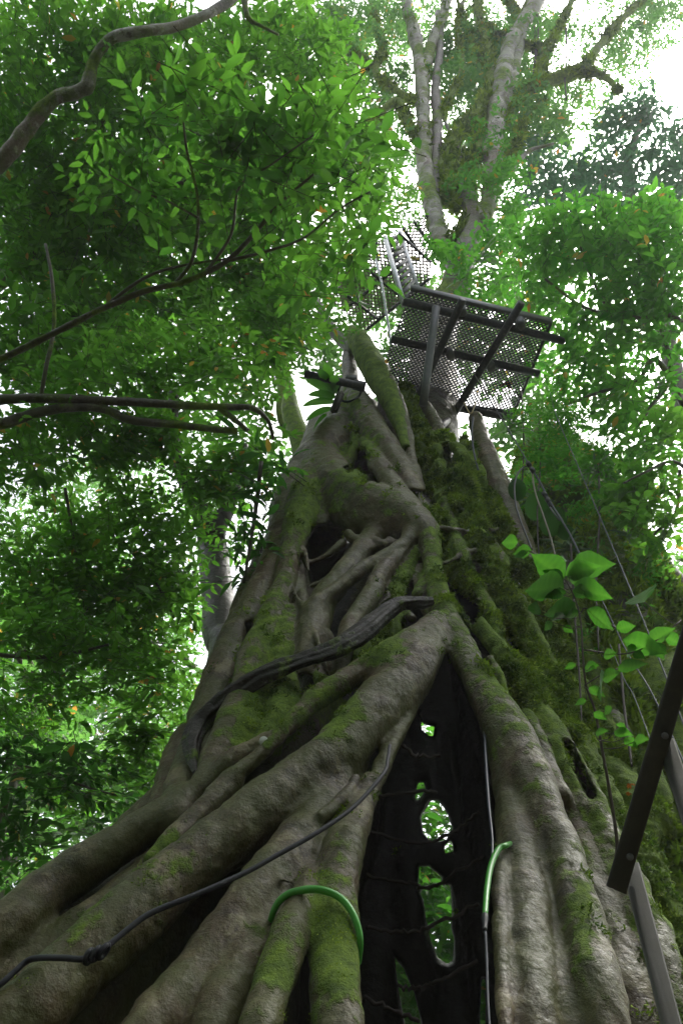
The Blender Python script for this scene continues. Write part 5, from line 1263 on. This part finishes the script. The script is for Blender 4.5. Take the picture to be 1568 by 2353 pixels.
def big_leaf(b, t, wid, y0, y1, tint):
    """broad blade of 2 x 8 quads with a sunken midrib and wavy edge"""
    a, c = at(*sp(*b), y0), at(*sp(*t), y1)
    d_ = np.linalg.norm(STEMP - a, axis=1); j_ = int(d_.argmin())
    if .012 < d_[j_] < .6:
        s_ = STEMP[j_]; m = MB(); m.tube(catmull(np.array([s_, (s_ + a) / 2 - np.array([0, 0, .015]), a]), 4), .0022, 5); m.build('leaf_stalk', M_STEM, sap)
    D = c - a; L = np.linalg.norm(D); D /= L
    up = np.array([.1, .35, .93]); s = np.cross(D, up); s /= np.linalg.norm(s); up = np.cross(s, D)
    n = 16; T = np.linspace(0, 1, n + 1); prof = np.sin(np.pi * T ** .72) ** 1.25 * 1.1
    V = []
    for i, tt in enumerate(T):
        ctr = a + D * L * tt - up * L * .10 * tt * tt
        w = L * wid * 1.12 * prof[i] + .0005
        V += [ctr - s * w + up * w * (.22 + .05 * math.sin(i * 2.1)), ctr - s * w * .5 + up * w * .16, ctr, ctr + s * w * .5 + up * w * .16, ctr + s * w + up * w * (.22 + .05 * math.sin(i * 1.7 + 1))]
    q = [(i * 5 + j, i * 5 + j + 1, i * 5 + j + 6, i * 5 + j + 5) for i in range(n) for j in range(4)]
    m = MB(); m.add(V, q); r2 = np.random.default_rng(int(b[0])); tt_ = np.clip(tint * .45 + np.tile([0, .12, .5, .12, 0], n + 1) + .22 * np.repeat(np.arange(n + 1) % 2, 5) + r2.normal(scale=.03, size=5 * n + 5), 0, .92)
    mesh_obj('leaf', np.vstack(m.v), np.vstack(m.q), ML_SAP, sap, True, attrs={'tint': tt_})
for (b, t, w, dy, ti) in [((1005, 925), (850, 800), .30, -.05, .5), ((1020, 905), (1232, 842), .27, .05, .6), ((1010, 910), (1180, 852), .27, -.1, .8), ((1005, 965), (800, 968), .27, -.1, .7), ((1050, 955), (1250, 1010), .23, -.1, .7),
                          ((1000, 1000), (880, 990), .2, .05, .3), ((1060, 1065), (895, 1085), .27, -.05, .4), ((1060, 1040), (930, 1120), .2, 0, .3), ((1110, 1070), (1252, 1165), .22, -.05, .5), ((1250, 1165), (1345, 1142), .33, -.05, .6),
                          ((1280, 1215), (1500, 1270), .25, -.05, .5), ((1400, 1230), (1525, 1150), .25, -.05, .8), ((1255, 1352), (1395, 1318), .2, 0, .5), ((1195, 1370), (1155, 1505), .2, -.08, .35), ((1185, 1400), (1268, 1362), .33, 0, .6),
                          ((785, 752), (703, 752), .4, 0, .8), ((850, 790), (755, 805), .3, 0, .8), ((830, 800), (760, 820), .2, 0, .6), ((865, 1095), (868, 1030), .33, 0, .9), ((1385, 1035), (1362, 975), .4, .1, .6), ((1190, 1290), (1255, 1275), .36, 0, .7),
                          ((1130, 1340), (1160, 1350), .3, 0, .8), ((1240, 1650), (1330, 1660), .25, .03, .5), ((1290, 1680), (1350, 1720), .3, .03, .8), ((1300, 1640), (1250, 1610), .3, .03, .5), ((1330, 1700), (1400, 1680), .3, .03, .6), ((1120, 1440), (1200, 1480), .25, .02, .5), ((1110, 1500), (1050, 1520), .25, .02, .4), ((1140, 1560), (1210, 1590), .25, .02, .6), ((1060, 1330), (1000, 1350), .25, .02, .5), ((1100, 1350), (1165, 1330), .3, .02, .3), ((1150, 1660), (1210, 1640), .25, .02, .5), ((1030, 915), (1120, 880), .3, .0, .3), ((1000, 940), (905, 880), .28, .02, .3), ((1040, 985), (1170, 985), .24, .02, .6), ((1015, 985), (905, 1010), .24, .05, .4), ((1075, 1080), (1000, 1110), .26, 0, .4), ((1430, 1225), (1480, 1310), .3, .02, .4), ((1300, 1285), (1350, 1240), .3, .02, .5), ((1330, 1275), (1390, 1300), .3, .02, .4), ((950, 1130), (905, 1170), .3, .02, .5), ((1000, 1150), (1050, 1180), .3, .02, .6), ((1230, 1530), (1190, 1570), .3, .02, .7), ((960, 900), (1000, 830), .25, .1, .4), ((1480, 1190), (1570, 1240), .3, 0, .5)]:
    big_leaf(b, t, w, YS, YS + dy, ti)
# round dark leaves behind
e = empty('arum', ad(1240, 1160, 9.3), 'plant with two very broad dark round leaves beside the turnbuckle', 'plant')
for (u0, v0, u1, v1, w) in [(1262, 1150, 1205, 1175, .5), (1300, 1180, 1240, 1215, .45), (1275, 1215, 1320, 1230, .4), (1190, 1100, 1184, 1150, .4)]:
    a, b = ad(u0, v0, 9.4), ad(u1, v1, 9.3); D = b - a; L = np.linalg.norm(D); D /= L
    up = np.array([0, .5, .85]); s = np.cross(D, up); s /= np.linalg.norm(s); up = np.cross(s, D)
    V = [a + D * L * .5 - up * .03]; th = np.linspace(0, 2 * math.pi, 17)[:-1]
    for t_ in th: V.append(a + D * L * (.5 - .5 * math.cos(t_)) + s * L * w * math.sin(t_))
    m = MB(); m.add(V, t=[(0, 1 + i, 1 + (i + 1) % 16) for i in range(16)])
    mesh_obj('leaf', np.vstack(m.v), None, ML_['dark'], e, True, attrs={'tint': np.full(17, .4)}, tris=np.vstack(m.t))
# small orange blossoms
M_OR = plain_mat('orange_petal', (.8, .27, .02), .5, 40, .1)
def blossom(c, s, seed, label):
    r = np.random.default_rng(seed); m = MB()
    for j in range(9):
        a = r.uniform(0, 6.28); strap_leaf(m, c, (math.cos(a), math.sin(a), r.uniform(.1, .8)), s * r.uniform(.7, 1.2), s * .4, 1.2, 4)
    o = m.build('blossom', M_OR); tag(o, label, 'flower')
blossom(at(1446, 1803, 3.95), .03, 1, 'small orange blossom on the moss right beside the handrail')
blossom(at(1443, 1822, 3.95), .02, 2, 'tiny orange bud just below the orange blossom by the handrail')
blossom(atz(1162, 883, Z1 + .03), .12, 3, 'orange dead leaves lying on the lower mesh deck')
# roots and cords strung across the hollow
for i, (pts, y) in enumerate([([(850, 1830), (920, 1822), (1000, 1820)], 5.2), ([(838, 1905), (940, 1935), (1000, 1930), (1060, 1895), (1100, 1860)], 5.6), ([(842, 2130), (930, 2142), (1000, 2125), (1100, 2075)], 5.4),
                              ([(836, 2010), (940, 2030), (985, 2040), (1030, 2015), (1110, 1965)], 5.8), ([(915, 2268), (960, 2268), (1010, 2250), (1100, 2205)], 5.5), ([(900, 1700), (925, 1712), (960, 1735), (1010, 1738)], 5.0), ([(830, 2290), (900, 2320), (960, 2350)], 5.0)]):
    P = catmull(np.array([at(u, v, y) for u, v in pts]), 8); P += np.random.default_rng(i).normal(scale=.008, size=P.shape)
    mb = MB(); mb.tube(P, .012, 7, .3, i); mb.build('hanging_root', M_TWIG, fig)
# big leaves at the crown gap and on the trunk
# ---------------------------------------------------------------- ground
def ground():
    n = 90; a = np.linspace(-1, 1, n); s = np.sign(a) * np.abs(a) ** 2.2 * 150
    X, Yg = np.meshgrid(s, s + 4, indexing='ij'); P = np.column_stack([X.ravel(), Yg.ravel(), np.zeros(n * n)])
    rr = np.hypot(P[:, 0], P[:, 1]); P[:, 2] = .10 * fbm(P * .5, 2, 1) * np.clip(rr / 3, 0, 1)
    i = (np.arange(n - 1)[:, None] * n + np.arange(n - 1)[None]).ravel()
    q = np.column_stack([i, i + n, i + n + 1, i + 1])
    m, nt, out = mat_new('leaf_litter_soil'); p = coords(nt)
    c = ramp(nt, noise(nt, p, 9, 6, .7), [(.35, (.02, .015, .01)), (.5, (.06, .042, .025)), (.68, (.11, .08, .045))])
    c = mixc(nt, ramp(nt, noise(nt, p, .8, 4), [(.5, (0, 0, 0)), (.62, (1, 1, 1))]), c, (.03, .055, .012))
    pbsdf(nt, out, c, .9, bump(nt, noise(nt, p, 20, 5), .8, .03))
    g = mesh_obj('ground', P, q, m); g['kind'] = 'structure'
ground()
r = np.random.default_rng(44)
n = 2600; ang = r.uniform(0, 2 * math.pi, n); rad = 3.2 + 16 * r.uniform(0, 1, n) ** .7
P = np.column_stack([rad * np.cos(ang), 4 + rad * np.sin(ang), r.uniform(.05, 1.0, n) ** 1.3]); P = P[fbm(P * .4, 2, 8) > -.1]
P = P[(np.hypot(P[:, 0], P[:, 1]) > 1.6) & (np.hypot(P[:, 0] - .5, (P[:, 1] - 5.6)) > 2.2)]
ug, _ = foliage('undergrowth', P, .2, ML_['dark'], None, 45, None, per=8); ug['kind'] = 'stuff'

# ---------------------------------------------------------------- thin volume added to imitate veiling glare
mb = MB(); mb.box((0, 10, 23.5), (60, 0, 0), (0, 60, 0), (0, 0, 25.2))
hz_ = mb.build('glare_haze', None, None, False); hz_['kind'] = 'stuff'
m = bpy.data.materials.new('glare_haze'); m.use_nodes = True; nt = m.node_tree; nt.nodes.clear()
o_ = nt.nodes.new('ShaderNodeOutputMaterial'); v_ = nt.nodes.new('ShaderNodeVolumePrincipled')
v_.inputs['Color'].default_value = (.93, .96, 1, 1); v_.inputs['Density'].default_value = .0013; v_.inputs['Anisotropy'].default_value = .3
nt.links.new(v_.outputs[0], o_.inputs['Volume']); hz_.data.materials.append(m)
